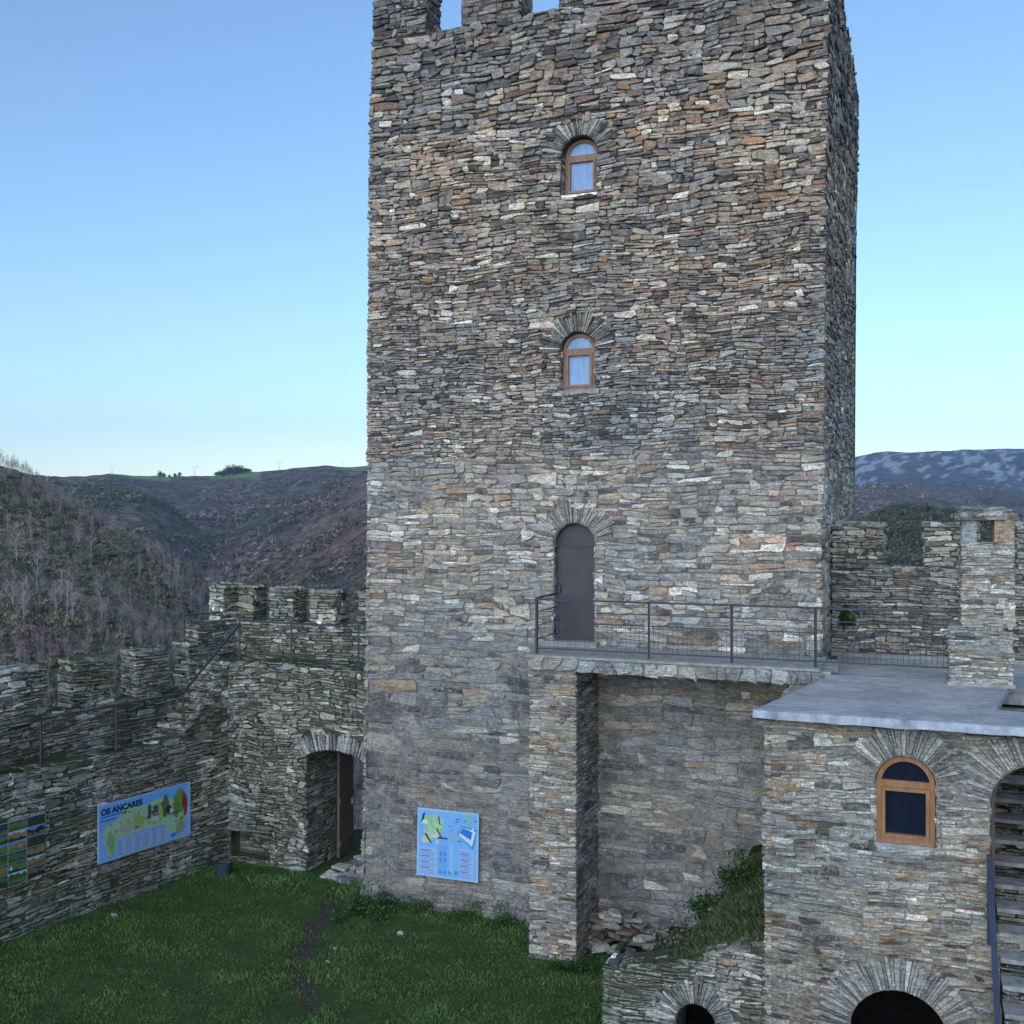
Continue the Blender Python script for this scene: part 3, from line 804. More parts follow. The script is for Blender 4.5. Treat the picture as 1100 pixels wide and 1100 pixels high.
# handrail
hr = empty('stair_handrail', tuple(sf(2.52, CZ - 4.9, -.2)), 'blue grey steel handrail running down the outside stairs', 'handrail')
m = MB()
a = sf(2.56, CZ - 4.02, -.10); b = sf(2.50, CZ - 5.28, -2.3)
m.bar(a, b, .06, .04); m.build('rail', M['handrail'], hr)
m = MB(); m.bar(sf(2.56, CZ - 4.0, -.10), sf(2.56, CZ - 5.0, -.10), .05, .05); m.build('post', M['handrail'], hr)
m = MB(); m.bar(sf(2.505, CZ - 5.25, -2.25), sf(2.505, CZ - 6.5, -2.25), .05, .05); m.build('post', M['handrail'], hr)
m = MB(); m.bar(sf(2.56, CZ - 4.0, -.12), sf(2.56, CZ - 4.0, .22), .05, .04); m.build('bracket', M['handrail'], hr)

# ------------------------------------------------------------------ RETAINING WALL left of the house
LWU = -2.07
rw = empty('retaining_wall', tuple(hf(-1.0, 0, 0)), 'low sloping slate wall with small dark arch below the grassy bank', 'wall')
AR = (-1.12, -.62, -.3, CZ - 6.55)
lf = hf
top = lambda u: np.interp(u, [-2.07, -1.6, -1.0, -.4, .05], [1.40, 1.50, 1.66, 1.88, 2.02])
m = MB()
uu = np.linspace(LWU, -.0, 14)
ol = [(LWU, -.4), (-.0, -.4)] + [(u, float(top(u)) - .03) for u in uu[::-1]]
core_face(m, hf, ol, [arch_outline(*AR, 10)], 1); reveal(m, hf, arch_outline(*AR, 10), .6, 1)
V = np.concatenate([hf(uu, top(uu) - .03, np.zeros(14)), hf(uu, top(uu) - .03, np.full(14, -.5))])
m.raw(V, Q=[(i, i + 1, 15 + i, 14 + i) for i in range(13)], mat=1)
sdl = lambda u, v, w: hf(LWU - w, v, -u)
core_face(m, sdl, [(0, -.4), (.9, -.4), (.9, 1.36), (0, 1.38)], (), 1)
cells = gen_cells([(LWU - .02, -.03, -.2, 2.1)], .058, .21, 91)
cm = (cells[:, 3] < top((cells[:, 0] + cells[:, 1]) / 2) + .01); cells = cells[cm]
cells = cut_cells(cells, [AR]); cells = cut_disc(cells, -.87, AR[3], .25 + .27)
stones(m, cells, hf, PAL_GREY, 91, dep=(.0, .045), gap=.010, warp=.02)
stones(m, gen_cells([(-.02, .9, -.2, 1.40)], .065, .24, 92), sdl, PAL_HOUSE, 92, dep=(.0, .04), gap=.010, warp=.012)
for k in range(13):
    u0 = uu[k]; c = gen_cells([(u0, uu[k + 1], 0, .42)], .2, .22, 300 + k)
    stones(m, c, lambda x, y, z: hf(x, top(x) - .03 + z, -y), PAL_GREY, 300 + k, dep=(.0, .05), gap=.008, warp=0)
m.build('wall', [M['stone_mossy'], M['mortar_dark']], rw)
m = MB(); voussoirs(m, hf, -.87, AR[3], .26, .33, 95, a0=-.1, t=.045, rough=.3); m.build('arch', [M['stone_right']], rw)
m = MB()
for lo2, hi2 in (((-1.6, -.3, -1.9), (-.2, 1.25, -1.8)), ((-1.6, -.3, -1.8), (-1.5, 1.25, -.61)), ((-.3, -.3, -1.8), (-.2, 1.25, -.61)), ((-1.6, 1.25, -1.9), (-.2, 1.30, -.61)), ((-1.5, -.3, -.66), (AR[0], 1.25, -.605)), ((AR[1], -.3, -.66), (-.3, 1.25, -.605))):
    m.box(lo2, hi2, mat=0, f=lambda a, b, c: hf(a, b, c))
m.build('vault', [M['shade_black']], rw)  # arch interior coloured near black to read as deep shade

# ------------------------------------------------------------------ LEFT CURTAIN WALL
LA = np.array([-8.76, 18.0, 0]); LE = np.array([.540, .8417, 0]); LN = np.array([.8417, -.540, 0])   # LN faces the courtyard
lwf = fr(LA, LE, LN)
LZ = CZ - 4.55; UZ = CZ - 3.17
LOFF = .80
LB = 5.11
GB = LA + LE * LB
GU = np.array([.917, -.398, 0]); GU = GU / np.linalg.norm(GU); GN = np.array([-.398, -.917, 0]); GN /= np.linalg.norm(GN)
gf = fr(GB, GU, GN)
GOFF = 1.1
# intersection of the two parapet inner faces
A2 = LA - LN * LOFF; G2 = GB - GN * GOFF
Mx = np.array([[LE[0], -GU[0]], [LE[1], -GU[1]]]); sol = np.linalg.solve(Mx, (G2 - A2)[:2]); sC, tC = sol
lpf = fr(A2, LE, LN); gpf = fr(G2, GU, GN)
cw1 = empty('curtain_wall', tuple(lwf(2.5, 0, 0)), 'mossy battlemented courtyard wall carrying the two wide signs', 'wall', None)
m = MB()
S0 = -3.2; stepS = 3.95; nst = 7; run = (5.25 - stepS) / nst
m.box((S0, -.4, -LOFF), (stepS, LZ - .02, -.0), mat=1, f=lambda a, b, c: lwf(a, b, c))
cells = gen_cells([(S0, stepS, -.2, LZ)], .105, .28, 101)
lw_rects = []
for k in range(nst):
    a_ = stepS + run * k; b_ = min(a_ + run, LB)
    if b_ <= a_: break
    z_ = LZ + (UZ - LZ) * (k + 1) / nst
    m.box((a_, -.4, -LOFF), (b_ + .001, z_ - .02, 0), mat=1, f=lambda a, b, c: lwf(a, b, c))
    lw_rects.append((a_, b_, LZ, z_))
cells = np.concatenate([cells, gen_cells([(stepS, LB + .02, -.2, LZ)], .085, .3, 102)] + [gen_cells([r], .08, .25, 110 + i) for i, r in enumerate(lw_rects)])
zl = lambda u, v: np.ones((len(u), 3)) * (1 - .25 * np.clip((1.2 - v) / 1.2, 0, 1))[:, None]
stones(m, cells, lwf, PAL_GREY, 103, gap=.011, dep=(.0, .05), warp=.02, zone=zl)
# walkway paving
stones(m, gen_cells([(S0, stepS, 0, LOFF)], .25, .45, 104), lambda x, y, z: lwf(x, LZ - .03 + z, -y), (PAL_GREY[0] * 1.3, PAL_GREY[1]), 104, gap=.008, dep=(.0, .035), warp=0)
m.build('wall', [M['stone_mossy'], M['mortar_moss']], cw1)
for k in range(nst):
    m = MB(); a_ = stepS + run * k; z_ = LZ + (UZ - LZ) * (k + 1) / nst
    stones(m, gen_cells([(-.02, LOFF - .05, a_ - .04, a_ + run + .02)], .22, .4, 120 + k), lambda x, y, z: lwf(y, z_ - .02 + z, -x), (PAL_GREY[0] * 1.15, PAL_GREY[1]), 120 + k, dep=(.02, .035), gap=.006, warp=0)
    stones(m, gen_cells([(0, LOFF - .05, z_ - (UZ - LZ) / nst, z_)], .07, .25, 130 + k), lambda x, y, z: lwf(a_ - z, y, -x), PAL_GREY, 130 + k, dep=(.0, .02), gap=.008, warp=0)
    m.build('step', [M['stone_mossy'], M['mortar_moss']], cw1)
# parapet
SIL = CZ - 3.75; MT = CZ - 2.87
m = MB()
def slab_wall(m, f, u0, u1, v0, v1, th, seed, pal, hm=.085, lm=.28, topcap=True, back=True, ends=True):
    m.box((u0 + .02, v0, -th + .02), (u1 - .02, v1 - .02, 0), mat=1, f=lambda a, b, c: f(a, b, c))
    stones(m, gen_cells([(u0, u1, v0, v1)], hm, lm, seed), f, pal, seed, gap=.011, dep=(.0, .045), warp=.015)
    if back: stones(m, gen_cells([(u0, u1, v0, v1)], hm * 1.5, lm * 1.5, seed + 1), lambda x, y, z: f(x, y, -th + .02 - z), pal, seed + 1, gap=.011, dep=(.0, .045), warp=.015)
    if topcap: stones(m, gen_cells([(u0, u1, -.02, th + .02)], .2, .32, seed + 2), lambda x, y, z: f(x, v1 - .02 + z, -y), pal, seed + 2, gap=.008, dep=(.0, .035), warp=0)
    if ends:
        for uu_, sd in ((u1 - .02, 1), (u0 + .02, -1)):
            stones(m, gen_cells([(0, th, v0, v1)], hm, lm, seed + 5), lambda x, y, z: f(uu_ + sd * z, y, -x), pal, seed + 5, gap=.011, dep=(.0, .03), warp=.01)
pal_lm = (PAL_GREY[0] * 1.12, PAL_GREY[1])
s4 = solve_u(212, A2, LE)
slab_wall(m, lpf, S0, s4, LZ - .3, SIL, .45, 140, (pal_lm[0] * .62, pal_lm[1]))
slab_wall(m, lpf, s4, sC + .45, LZ - .3, CZ - 2.42, .45, 145, pal_lm)
m.build('parapet', [M['stone_mossy'], M['mortar_moss']], cw1)
for i, (pa, pb) in enumerate(((-75, -20), (-8, 50), (78, 122), (145, 181), (203, 232))):
    merlon(cw1, lpf, solve_u(pa, A2, LE), solve_u(pb, A2, LE), SIL, MT + .02 * i, .45, 150 + 9 * i, [M['stone_mossy'], M['mortar_moss']], pal_lm)

# ------------------------------------------------------------------ GATE WALL
gw = empty('curtain_wall', tuple(gf(1.5, 0, 0)), 'mossy battlemented wall with arched gateway joining the tower', 'wall', None)
GL = 4.25
GD = (1.952, 3.36, -.05, CZ - 4.98)
m = MB()
rise = .17
go = arch_outline(GD[0], GD[1], -.3, GD[3], 12, rise)
nich = rectp(.06, 1.02, .12, .70)
core_face(m, gf, [(0, -.4), (GL, -.4), (GL, UZ - .02), (0, UZ - .02)], [go, nich], 1)
reveal(m, gf, go, 1.5, 1); reveal(m, gf, nich, .3, 1); core_face(m, gf, nich, (), 1, -.28)
core_face(m, lambda u, v, w: gf(u, UZ - .02, -v), [(-.6, 0), (GL, 0), (GL, 1.55), (-.6, 1.55)], (), 1)
core_face(m, gf, [(-.6, -.6), (GD[0], -.6), (GD[0], UZ), (-.6, UZ)], (), 1, -1.5); core_face(m, gf, [(GD[0], GD[3] + rise), (GL, GD[3] + rise), (GL, UZ), (GD[0], UZ)], (), 1, -1.5)
core_face(m, gf, [(GD[1], -.6), (GL, -.6), (GL, UZ), (GD[1], UZ)], (), 1, -1.5)
cells = gen_cells([(-.02, GL, -.2, 1.9), (-.02, GL, 1.9, UZ)], .10, .22, 161)
cells = cut_cells(cells, [(GD[0], GD[1], -.3, GD[3] + rise), (.06, 1.02, .12, .70)])
cu = (cells[:, 0] + cells[:, 1]) / 2; cv = (cells[:, 2] + cells[:, 3]) / 2
cells = cells[~((cu > GD[0] - .1) & (cu < GD[1] + .1) & (cv > GD[3]) & (cv < GD[3] + rise + .33 - .5 * ((cu - 2.65) / .7) ** 2 * .2))]
stones(m, cells, gf, PAL_GREY, 161, gap=.013, dep=(.0, .05), warp=.035, jit=.16)
stones(m, gen_cells([(.08, 1.0, .14, .68)], .09, .3, 162), lambda x, y, z: gf(x, y, -.28 + z), (PAL_GREY[0] * .7, PAL_GREY[1]), 162, gap=.01, dep=(.0, .03), warp=.01)
stones(m, np.array([(.0, 1.1, .70, .78)]), gf, PAL_GREY, 163, dep=(.05, .06), warp=0)
reveal_stones(m, gf, GD[0], -.1, GD[3], 1.5, 1, PAL_LOW, 164); reveal_stones(m, gf, GD[1], -.1, GD[3], 1.5, -1, PAL_LOW, 165)
stones(m, gen_cells([(-.1, GL, 0, GOFF)], .25, .4, 166), lambda x, y, z: gf(x, UZ - .03 + z, -y), PAL_GREY, 166, gap=.01, dep=(.0, .035), warp=0)
m.build('wall', [M['stone_mossy'], M['mortar_moss']], gw)
# flat arch of the gateway: long thin slates fanning over a wide segmental curve
m = MB(); cxg = (GD[0] + GD[1]) / 2
rad = (.7 ** 2 + rise ** 2) / (2 * rise) ; cyg = GD[3] + rise - rad; half = math.asin(.74 / rad)
voussoirs(m, gf, cxg, cyg, rad, .36, 168, a0=PI / 2 - half, a1=PI / 2 + half, t=.05, rough=.2, dep=(.02, .08))
m.build('arch', [M['stone_right']], gw)
m = MB(); gSIL = CZ - 2.42; gMT = CZ - 1.68
slab_wall(m, gpf, tC - .45, 3.6, UZ - .05, gSIL, .45, 170, (pal_lm[0] * .8, pal_lm[1]))
m.build('parapet', [M['stone_mossy'], M['mortar_moss']], gw)
tt = lambda px: solve_u(px, G2, GU)
for i, (a_, b_) in enumerate(((tt(290), tt(317)), (tt(333), tt(361)), (tt(385), tt(385) + .9))):
    merlon(gw, gpf, a_, b_, gSIL, gMT, .45, 180 + 9 * i, [M['stone_mossy'], M['mortar_moss']], pal_lm)
merlon(gw, gpf, tC - .02, tt(274), gSIL, gMT + .06, .45, 210, [M['stone_mossy'], M['mortar_moss']], pal_lm)
merlon(gw, lpf, solve_u(240, A2, LE), sC + .2, gSIL, gMT + .06, .45, 220, [M['stone_mossy'], M['mortar_moss']], pal_lm)
# open plank door
dr = empty('door', (0, 0, 0)); dr.parent = gw; dr.location = Vector(gf(GD[0] + .12, 0, -1.0)) - gw.location; dr['label'] = 'open dark brown plank door'
m = MB()
h0 = gf(GD[0] + .14, 0, -.93); dv = np.array([.165, .986, 0]); dv /= np.linalg.norm(dv); dn = np.cross(dv, Zv)
df = fr((h0[0], h0[1], 0), dv, dn)
for k in range(5): m.box((.19 * k, .06, 0), (.19 * k + .184, 2.42, .05), f=lambda a, b, c: df(a, b, c))
for z_ in (.3, 1.2, 2.1): m.box((.0, z_, .05), (.94, z_ + .1, .075), f=lambda a, b, c: df(a, b, c))
m.build('leaf', M['door_wood'], dr)
m = MB(); m.box((.78, 1.0, .05), (.84, 1.12, .10), col=(.6, .5, .3), f=lambda a, b, c: df(a, b, c)); m.build('handle', M['plain_tone'], dr)
# threshold slabs
m = MB()
stones(m, gen_cells([(GD[0] + .4, GD[1] + .1, -.15, 1.9)], .35, .5, 231), lambda x, y, z: gf(x, .02 + z, -y), (PAL_ARCH[0] * 1.2, PAL_ARCH[1]), 231, gap=.03, dep=(.0, .06), warp=.02, jit=.2)
o = m.build('threshold', [M['stone_house']], gw)

# ------------------------------------------------------------------ railings of the left walls
zL = LZ; zU = UZ
lp = lambda px, w=-.10, z=LZ: tuple(lwf(solve_u(px, lwf(0, 0, w), LE), z, w))
P1 = lp(197)
railing('walkway_railing', 'grey steel railing along the low walkway above the signs', [lp(-60), lp(44), lp(125), P1], .86, mesh=False, cables=4)
gp = lambda px, w=-.10: tuple(gf(solve_u(px, gf(0, 0, w), GU), zU, w))
P2 = gp(257.5)
root = railing('walkway_railing', 'grey steel railing along the high walkway over the gateway', [P2, gp(313), gp(385)], .86, mesh=False, cables=3)
sr = empty('stair_handrail', P1, 'sloping grey steel handrail linking the low and high walkway railings', 'handrail')
m = MB(); a = Vector(P1) + Vector((0, 0, .88)); b = Vector(P2) + Vector((0, 0, .80)); m.bar(a, b, .05, .04); m.build('rail', M['rail'], sr)
m = MB()
for k in (.25, .5, .75): m.bar(a - Vector((0, 0, .8 * k)), b - Vector((0, 0, .8 * k)), .008, .008)
m.build('cables', M['rail'], sr)
q1 = Vector(lpf(solve_u(205, A2, LE), CZ - 2.95, -.22)); q1b = Vector(P2)
br = railing('walkway_railing', 'short grey steel railing behind the stairs beside the corner battlement', [tuple(q1), tuple(Vector(lpf(solve_u(238, A2, LE), CZ - 2.95, -.0)))], .74, mesh=False, cables=1)

# ------------------------------------------------------------------ RIGHT CURTAIN WALL
RO = np.array([.306 * 19.0, 19.0, 0]); rcf = fr(RO, R, -D)
rcw = empty('curtain_wall', tuple(rcf(2, TZ, 0)), 'battlemented slate wall behind the roof terrace right of the tower', 'wall', None)
m = MB()
rs = lambda px: solve_u(px, RO, R)
slab_wall(m, rcf, rs(893), rs(1200), TZ - .5, CZ - .98, .5, 240, PAL_GREY, hm=.08, lm=.26)
m.build('wall', [M['stone_right'], M['mortar_dark']], rcw)
for i, (a_, b_) in enumerate(((893, 950), (992, 1052), (1093, 1140))):
    merlon(rcw, rcf, rs(a_), rs(b_), CZ - .98, CZ - .20, .5, 250 + 9 * i, [M['stone_right'], M['mortar_dark']], PAL_GREY)
m = MB(); m.bar(rcf(rs(950), CZ - .78, -.2), rcf(rs(992), CZ - .78, -.2), .02); m.bar(rcf(rs(1052), CZ - .78, -.2), rcf(rs(1093), CZ - .78, -.2), .02)
m.build('safety_bar', M['rail'], rcw)
m = MB(); m.box((rs(893), TZ, 0), (rs(1200), TZ + .06, .12), f=lambda a, b, c: rcf(a, b, c)); m.build('base_fillet', M['cement'], rcw)

# ------------------------------------------------------------------ SIGNS
def text_mesh(txt, size, f, u, v, w, name, parent, mat, bold=.0):
    cu = bpy.data.curves.new(name, 'FONT'); cu.body = txt; cu.size = size; cu.offset = bold; cu.resolution_u = 3
    o = bpy.data.objects.new('tmp', cu); COL.objects.link(o)
    dg = bpy.context.evaluated_depsgraph_get(); me = o.evaluated_get(dg).to_mesh()
    vs = np.array([v_.co[:] for v_ in me.vertices]); fs = [tuple(p.vertices) for p in me.polygons]
    o.to_mesh_clear(); COL.objects.unlink(o); bpy.data.objects.remove(o)
    m = MB(); T = []
    for p in fs:
        for k in range(1, len(p) - 1): T.append((p[0], p[k], p[k + 1]))
    m.raw(f(u + vs[:, 0], v + vs[:, 1], np.full(len(vs), w)), T=T, mat=0)
    return m.build(name, mat, parent)
def pane_poly(m, f, pts, w, col):
    polys = [[Vector((x, y, 0)) for x, y in pts]]
    T = tessellate_polygon(polys); P = np.array(pts)
    m.raw(f(P[:, 0], P[:, 1], np.full(len(P), w)), T=list(T), col=col)
def blobp(cx, cy, rx, ry, seed, n=26, rough=.25):
    rnd = random.Random(seed); ph = [rnd.uniform(0, 6.28) for _ in range(5)]
    out = []
    for k in range(n):
        t = 2 * PI * k / n
        r = 1 + rough * (math.sin(2 * t + ph[0]) * .5 + math.sin(3 * t + ph[1]) * .4 + math.sin(5 * t + ph[2]) * .3 + math.sin(9 * t + ph[3]) * .18) + rnd.uniform(-.05, .05)
        out.append((cx + rx * r * math.cos(t), cy + ry * r * math.sin(t)))
    return out
def sign_board(label, f, u0, u1, v0, v1, w=.07):
    c = f((u0 + u1) / 2, v0, w)
    root = empty('information_board', tuple(c), label, 'sign')
    m = MB(); m.box((u0, v0, w - .02), (u1, v1, w), f=lambda a, b, c_: f(a, b, c_)); m.build('panel', M['sign_back'], root)
    for uu_ in (u0 + .15, u1 - .15):
        m = MB(); m.box((uu_ - .02, v0 + .1, .0), (uu_ + .02, v1 - .1, w - .02), f=lambda a, b, c_: f(a, b, c_)); m.build('batten', M['rail'], root)
    return root
M['sign_back'] = mat_plain('sign panel edge', (.45, .60, .82), .4, .4, 0, .05, 3, 0)
M['ink'] = mat_plain('dark blue ink', (.02, .05, .16), .5, .3, 0, .05, 3, 0)
BLUE = (.16, .42, .86); PALE = (.42, .62, .88)
# --- wide map board
u0, u1 = 1.877, 4.025; v0, v1 = CZ - 6.55, CZ - 5.47
b2 = sign_board('wide light blue map board with green relief map on the mossy left wall', lwf, u0, u1, v0, v1)
ff = lambda x, y, w: lwf(u0 + np.asarray(x) * (u1 - u0), v0 + np.asarray(y) * (v1 - v0), w)
m = MB(); W_ = .07
pane_poly(m, ff, rectp(.008, .992, .012, .988), W_ + .001, BLUE)
pane_poly(m, ff, [(.008, .012), (.992, .012), (.992, .22), (.6, .3), (.2, .25), (.008, .5)], W_ + .0016, (.24, .46, .85))
pane_poly(m, ff, rectp(.955, .992, .012, .988), W_ + .002, (.30, .50, .85))
# relief map of the region
pane_poly(m, ff, [(.04, .50), (.09, .62), (.20, .68), (.26, .86), (.34, .94), (.42, .84), (.50, .80), (.60, .84), (.66, .86), (.72, .82), (.80, .78), (.92, .80), (.95, .6), (.94, .25), (.86, .14), (.75, .16), (.72, .34), (.45, .36), (.2, .34), (.17, .12), (.10, .06), (.08, .25)], W_ + .0022, (.38, .56, .36))
rnd = random.Random(8)
for k in range(260):
    cx_, cy_ = rnd.uniform(.07, .93), rnd.uniform(.30, .82)
    if (cy_ > .62 and cx_ < .25) or (cy_ > .76 and cx_ > .4) or (cx_ > .2 and cx_ < .72 and cy_ < .42): continue
    pane_poly(m, ff, blobp(cx_, cy_, rnd.uniform(.006, .024), rnd.uniform(.012, .04), k, 12), W_ + .0025 + k * .000005, rnd.choice([(.30, .48, .24), (.46, .58, .38), (.26, .42, .22), (.50, .55, .38), (.36, .5, .42), (.40, .54, .44), (.33, .44, .22), (.12, .2, .10)]))
for k, (cx_, cy_, rx, ry, c_) in enumerate(((.13, .30, .035, .2, (.22, .45, .2)), (.42, .55, .05, .13, (.30, .42, .12)), (.28, .46, .07, .09, (.42, .42, .30)),
                                           (.70, .66, .05, .20, (.10, .17, .06)), (.65, .60, .03, .17, (.34, .46, .16)), (.88, .70, .075, .24, (.16, .30, .08)), (.84, .56, .04, .14, (.12, .24, .06)),
                                           (.75, .60, .035, .08, (.03, .04, .05)), (.78, .55, .02, .06, (.6, .55, .6)), (.88, .22, .05, .13, (.24, .36, .20)), (.60, .52, .03, .05, (.55, .6, .5)))):
    pane_poly(m, ff, blobp(cx_, cy_, rx, ry, 40 + k), W_ + .0042 + k * .0001, c_)
pane_poly(m, ff, [(.905, .86), (.935, .80), (.965, .62), (.95, .42), (.92, .38), (.925, .52), (.90, .6)], W_ + .0056, (.32, .03, .02))
for (a_, b_, c_, d_) in ((.515, .55, .53, .78), (.575, .63, .55, .74), (.55, .575, .62, .66)): pane_poly(m, ff, rectp(a_, b_, c_, d_), W_ + .0057, (.07, .09, .11))
pane_poly(m, ff, rectp(.585, .62, .58, .60), W_ + .006, (.5, .5, .55))
for (a_, b_, y_) in ((.37, .42, .43), (.58, .60, .42), (.74, .84, .50)): pane_poly(m, ff, rectp(a_, b_, y_, y_ + .022), W_ + .006, (.02, .03, .08))
# columns of small text
for k in range(6):
    x0 = .185 + k * .092
    hgt = .30 if k < 4 else .28
    pane_poly(m, ff, rectp(x0, x0 + .084, .03, .03 + hgt), W_ + .0062, (.40, .55, .78))
    for j in range(11):
        y_ = .045 + j * .025
        pane_poly(m, ff, rectp(x0 + .006, x0 + .006 + rnd.uniform(.05, .072), y_, y_ + .010), W_ + .0066, (.12, .2, .42))
pane_poly(m, ff, blobp(.80, .10, .03, .045, 91), W_ + .0066, (.05, .25, .55))
m.build('printed_map', M['print'], b2)
text_mesh('OS ANCARES', .155, ff_ := (lambda u, v, w: lwf(u, v, w)), u0 + .055, v1 - .19, W_ + .0075, 'title', b2, M['ink'], .009)
m = MB()
for j, ln in enumerate((.52, .34)): m.box((u0 + .055, v1 - .245 - j * .07, W_ + .006), (u0 + .055 + ln, v1 - .225 - j * .07, W_ + .007), col=(.05, .12, .35), f=lambda a, b, c: lwf(a, b, c))
m.build('subtitle', M['plain_tone'], b2)

# --- photo mosaic board at the frame edge
u0m, u1m = -1.3, .80; v0m, v1m = CZ - 6.40, CZ - 5.33
b1 = sign_board('photo mosaic board of small landscape pictures on the left wall at the frame edge', lwf, u0m, u1m, v0m, v1m)
m = MB(); rnd = random.Random(21)
nc, nr = 6, 6; cw_, chh = (u1m - u0m) / nc, (v1m - v0m) / nr
for i in range(nc):
    for j in range(nr):
        a_, b_ = u0m + i * cw_ + .004, u0m + (i + 1) * cw_ - .004; c_, d_ = v0m + j * chh + .003, v0m + (j + 1) * chh - .003
        sky = rnd.choice([(.12, .28, .55), (.02, .12, .60), (.40, .55, .75), (.02, .06, .10), (.10, .07, .22), (.04, .10, .09), (.03, .08, .16)])
        pane_poly(m, lwf, rectp(a_, b_, c_, d_), W_ + .001, sky)
        for l in range(2):
            col = rnd.choice([(.05, .11, .03), (.03, .06, .04), (.10, .16, .06), (.2, .13, .07), (.07, .04, .03), (.02, .03, .05), (.3, .2, .08), (.12, .2, .06)])
            n_ = 7; pts = [(a_, c_)] + [(b_, c_)] + [(b_ - (b_ - a_) * k / n_, c_ + chh * (rnd.uniform(.6, .95) if l == 0 else rnd.uniform(.15, .5))) for k in range(n_ + 1)]
            pts = [(x, min(y, d_)) for x, y in pts]
            pane_poly(m, lwf, pts, W_ + .0016 + .0006 * l, col)
        if rnd.random() < .4:
            x_ = rnd.uniform(a_ + .05, b_ - .05); pane_poly(m, lwf, [(x_ - .03, c_ + chh * .3), (x_ + .03, c_ + chh * .3), (x_, c_ + chh * .75)], W_ + .003, rnd.choice([(.7, .75, .8), (.05, .05, .05), (.4, .3, .25)]))
m.build('printed_photos', M['print'], b1)

# --- square board on the tower
u0, u1 = 1.161, 2.376; v0, v1 = CZ - 6.74, CZ - 5.485
b3 = sign_board('square light blue board with small map and phone drawing on the tower base', tower_f, u0, u1, v0, v1, .09)
W_ = .09
fs = lambda x, y, w: tower_f(u0 + np.asarray(x) * (u1 - u0), v0 + np.asarray(y) * (v1 - v0), w)
m = MB(); rnd = random.Random(33)
pane_poly(m, fs, rectp(.01, .99, .01, .99), W_ + .001, (.30, .56, .90))
pane_poly(m, fs, rectp(.03, .97, .03, .97), W_ + .0014, (.20, .48, .88))
for k in range(46):
    cx_, cy_ = rnd.uniform(.10, .42), rnd.uniform(.52, .90)
    if cx_ + (cy_ - .5) * .0 < .2 and cy_ > .85: continue
    colr = rnd.choice([(.30, .58, .30), (.45, .66, .38), (.36, .60, .45)]) if cy_ > .62 else rnd.choice([(.62, .62, .42), (.55, .6, .5), (.66, .66, .58)])
    pane_poly(m, fs, blobp(cx_, cy_, rnd.uniform(.025, .06), rnd.uniform(.025, .06), k + 5, 12), W_ + .0018 + k * .00003, colr)
for (pts) in ([(.09, .92), (.13, .94), (.10, .82), (.05, .78), (.07, .83)], [(.30, .72), (.33, .72), (.41, .60), (.40, .585)], [(.12, .62), (.15, .64), (.25, .50), (.22, .50)], [(.34, .90), (.36, .9), (.38, .80), (.40, .78), (.36, .78)]):
    pane_poly(m, fs, pts, W_ + .0036, (.02, .05, .05))
pane_poly(m, fs, blobp(.13, .80, .05, .04, 3, 12), W_ + .0038, (.6, .75, .8))
pane_poly(m, fs, [(.66, .66), (.72, .80), (.98, .76), (.92, .48), (.88, .50)], W_ + .0036, (.05, .22, .60))
pane_poly(m, fs, [(.68, .66), (.73, .78), (.96, .74), (.90, .51)], W_ + .004, (.60, .74, .92))
pane_poly(m, fs, [(.70, .69), (.74, .77), (.90, .73), (.88, .61)], W_ + .0044, (.03, .20, .72))
pane_poly(m, fs, blobp(.83, .88, .04, .12, 8, 14), W_ + .0046, (.22, .55, .45))
pane_poly(m, fs, [(.86, .72), (.92, .80), (.92, .74)], W_ + .0048, (.7, .78, .8))
pane_poly(m, fs, rectp(.57, .62, .58, .65), W_ + .0040, (.5, .45, .3))
for (x_, y_, l_) in ((.64, .88, .06), (.62, .84, .05), (.52, .76, .03), (.76, .86, .04), (.92, .88, .05), (.67, .56, .06), (.56, .71, .03)):
    pane_poly(m, fs, rectp(x_, x_ + l_, y_, y_ + .018), W_ + .0050, (.05, .18, .5))
for (x0, x1, yt, n_) in ((.055, .33, .42, 16), (.70, .93, .46, 18)):
    pane_poly(m, fs, rectp(x0, x1, .05, yt), W_ + .002, (.33, .52, .84))
    for j in range(n_):
        y_ = .06 + j * (yt - .08) / n_
        bold = j % 4 == 3
        pane_poly(m, fs, rectp(x0 + .015, x0 + .015 + (x1 - x0 - .03) * (rnd.uniform(.5, .7) if bold else rnd.uniform(.8, 1)), y_, y_ + (.011 if bold else .007)), W_ + .003, (.05, .09, .25) if bold else (.22, .28, .5))
pane_poly(m, fs, rectp(.34, .50, .575, .60), W_ + .003, (.04, .06, .16)); pane_poly(m, fs, rectp(.36, .48, .53, .54), W_ + .003, (.3, .3, .5))
pane_poly(m, fs, rectp(.35, .50, .04, .50), W_ + .002, (.17, .42, .82))
for (x_, y_) in ((.39, .36), (.46, .36), (.39, .27), (.46, .27), (.39, .09), (.46, .09), (.54, .09)):
    pane_poly(m, fs, blobp(x_, y_, .02, .03, int(x_ * 99), 10), W_ + .003, (.08, .25, .62))
pane_poly(m, fs, rectp(.62, .68, .07, .13), W_ + .003, (.06, .36, .62))
pane_poly(m, fs, rectp(.55, .59, .1, .5), W_ + .002, (.36, .54, .86))
m.build('printed_map', M['print'], b3)

exec_veg = True
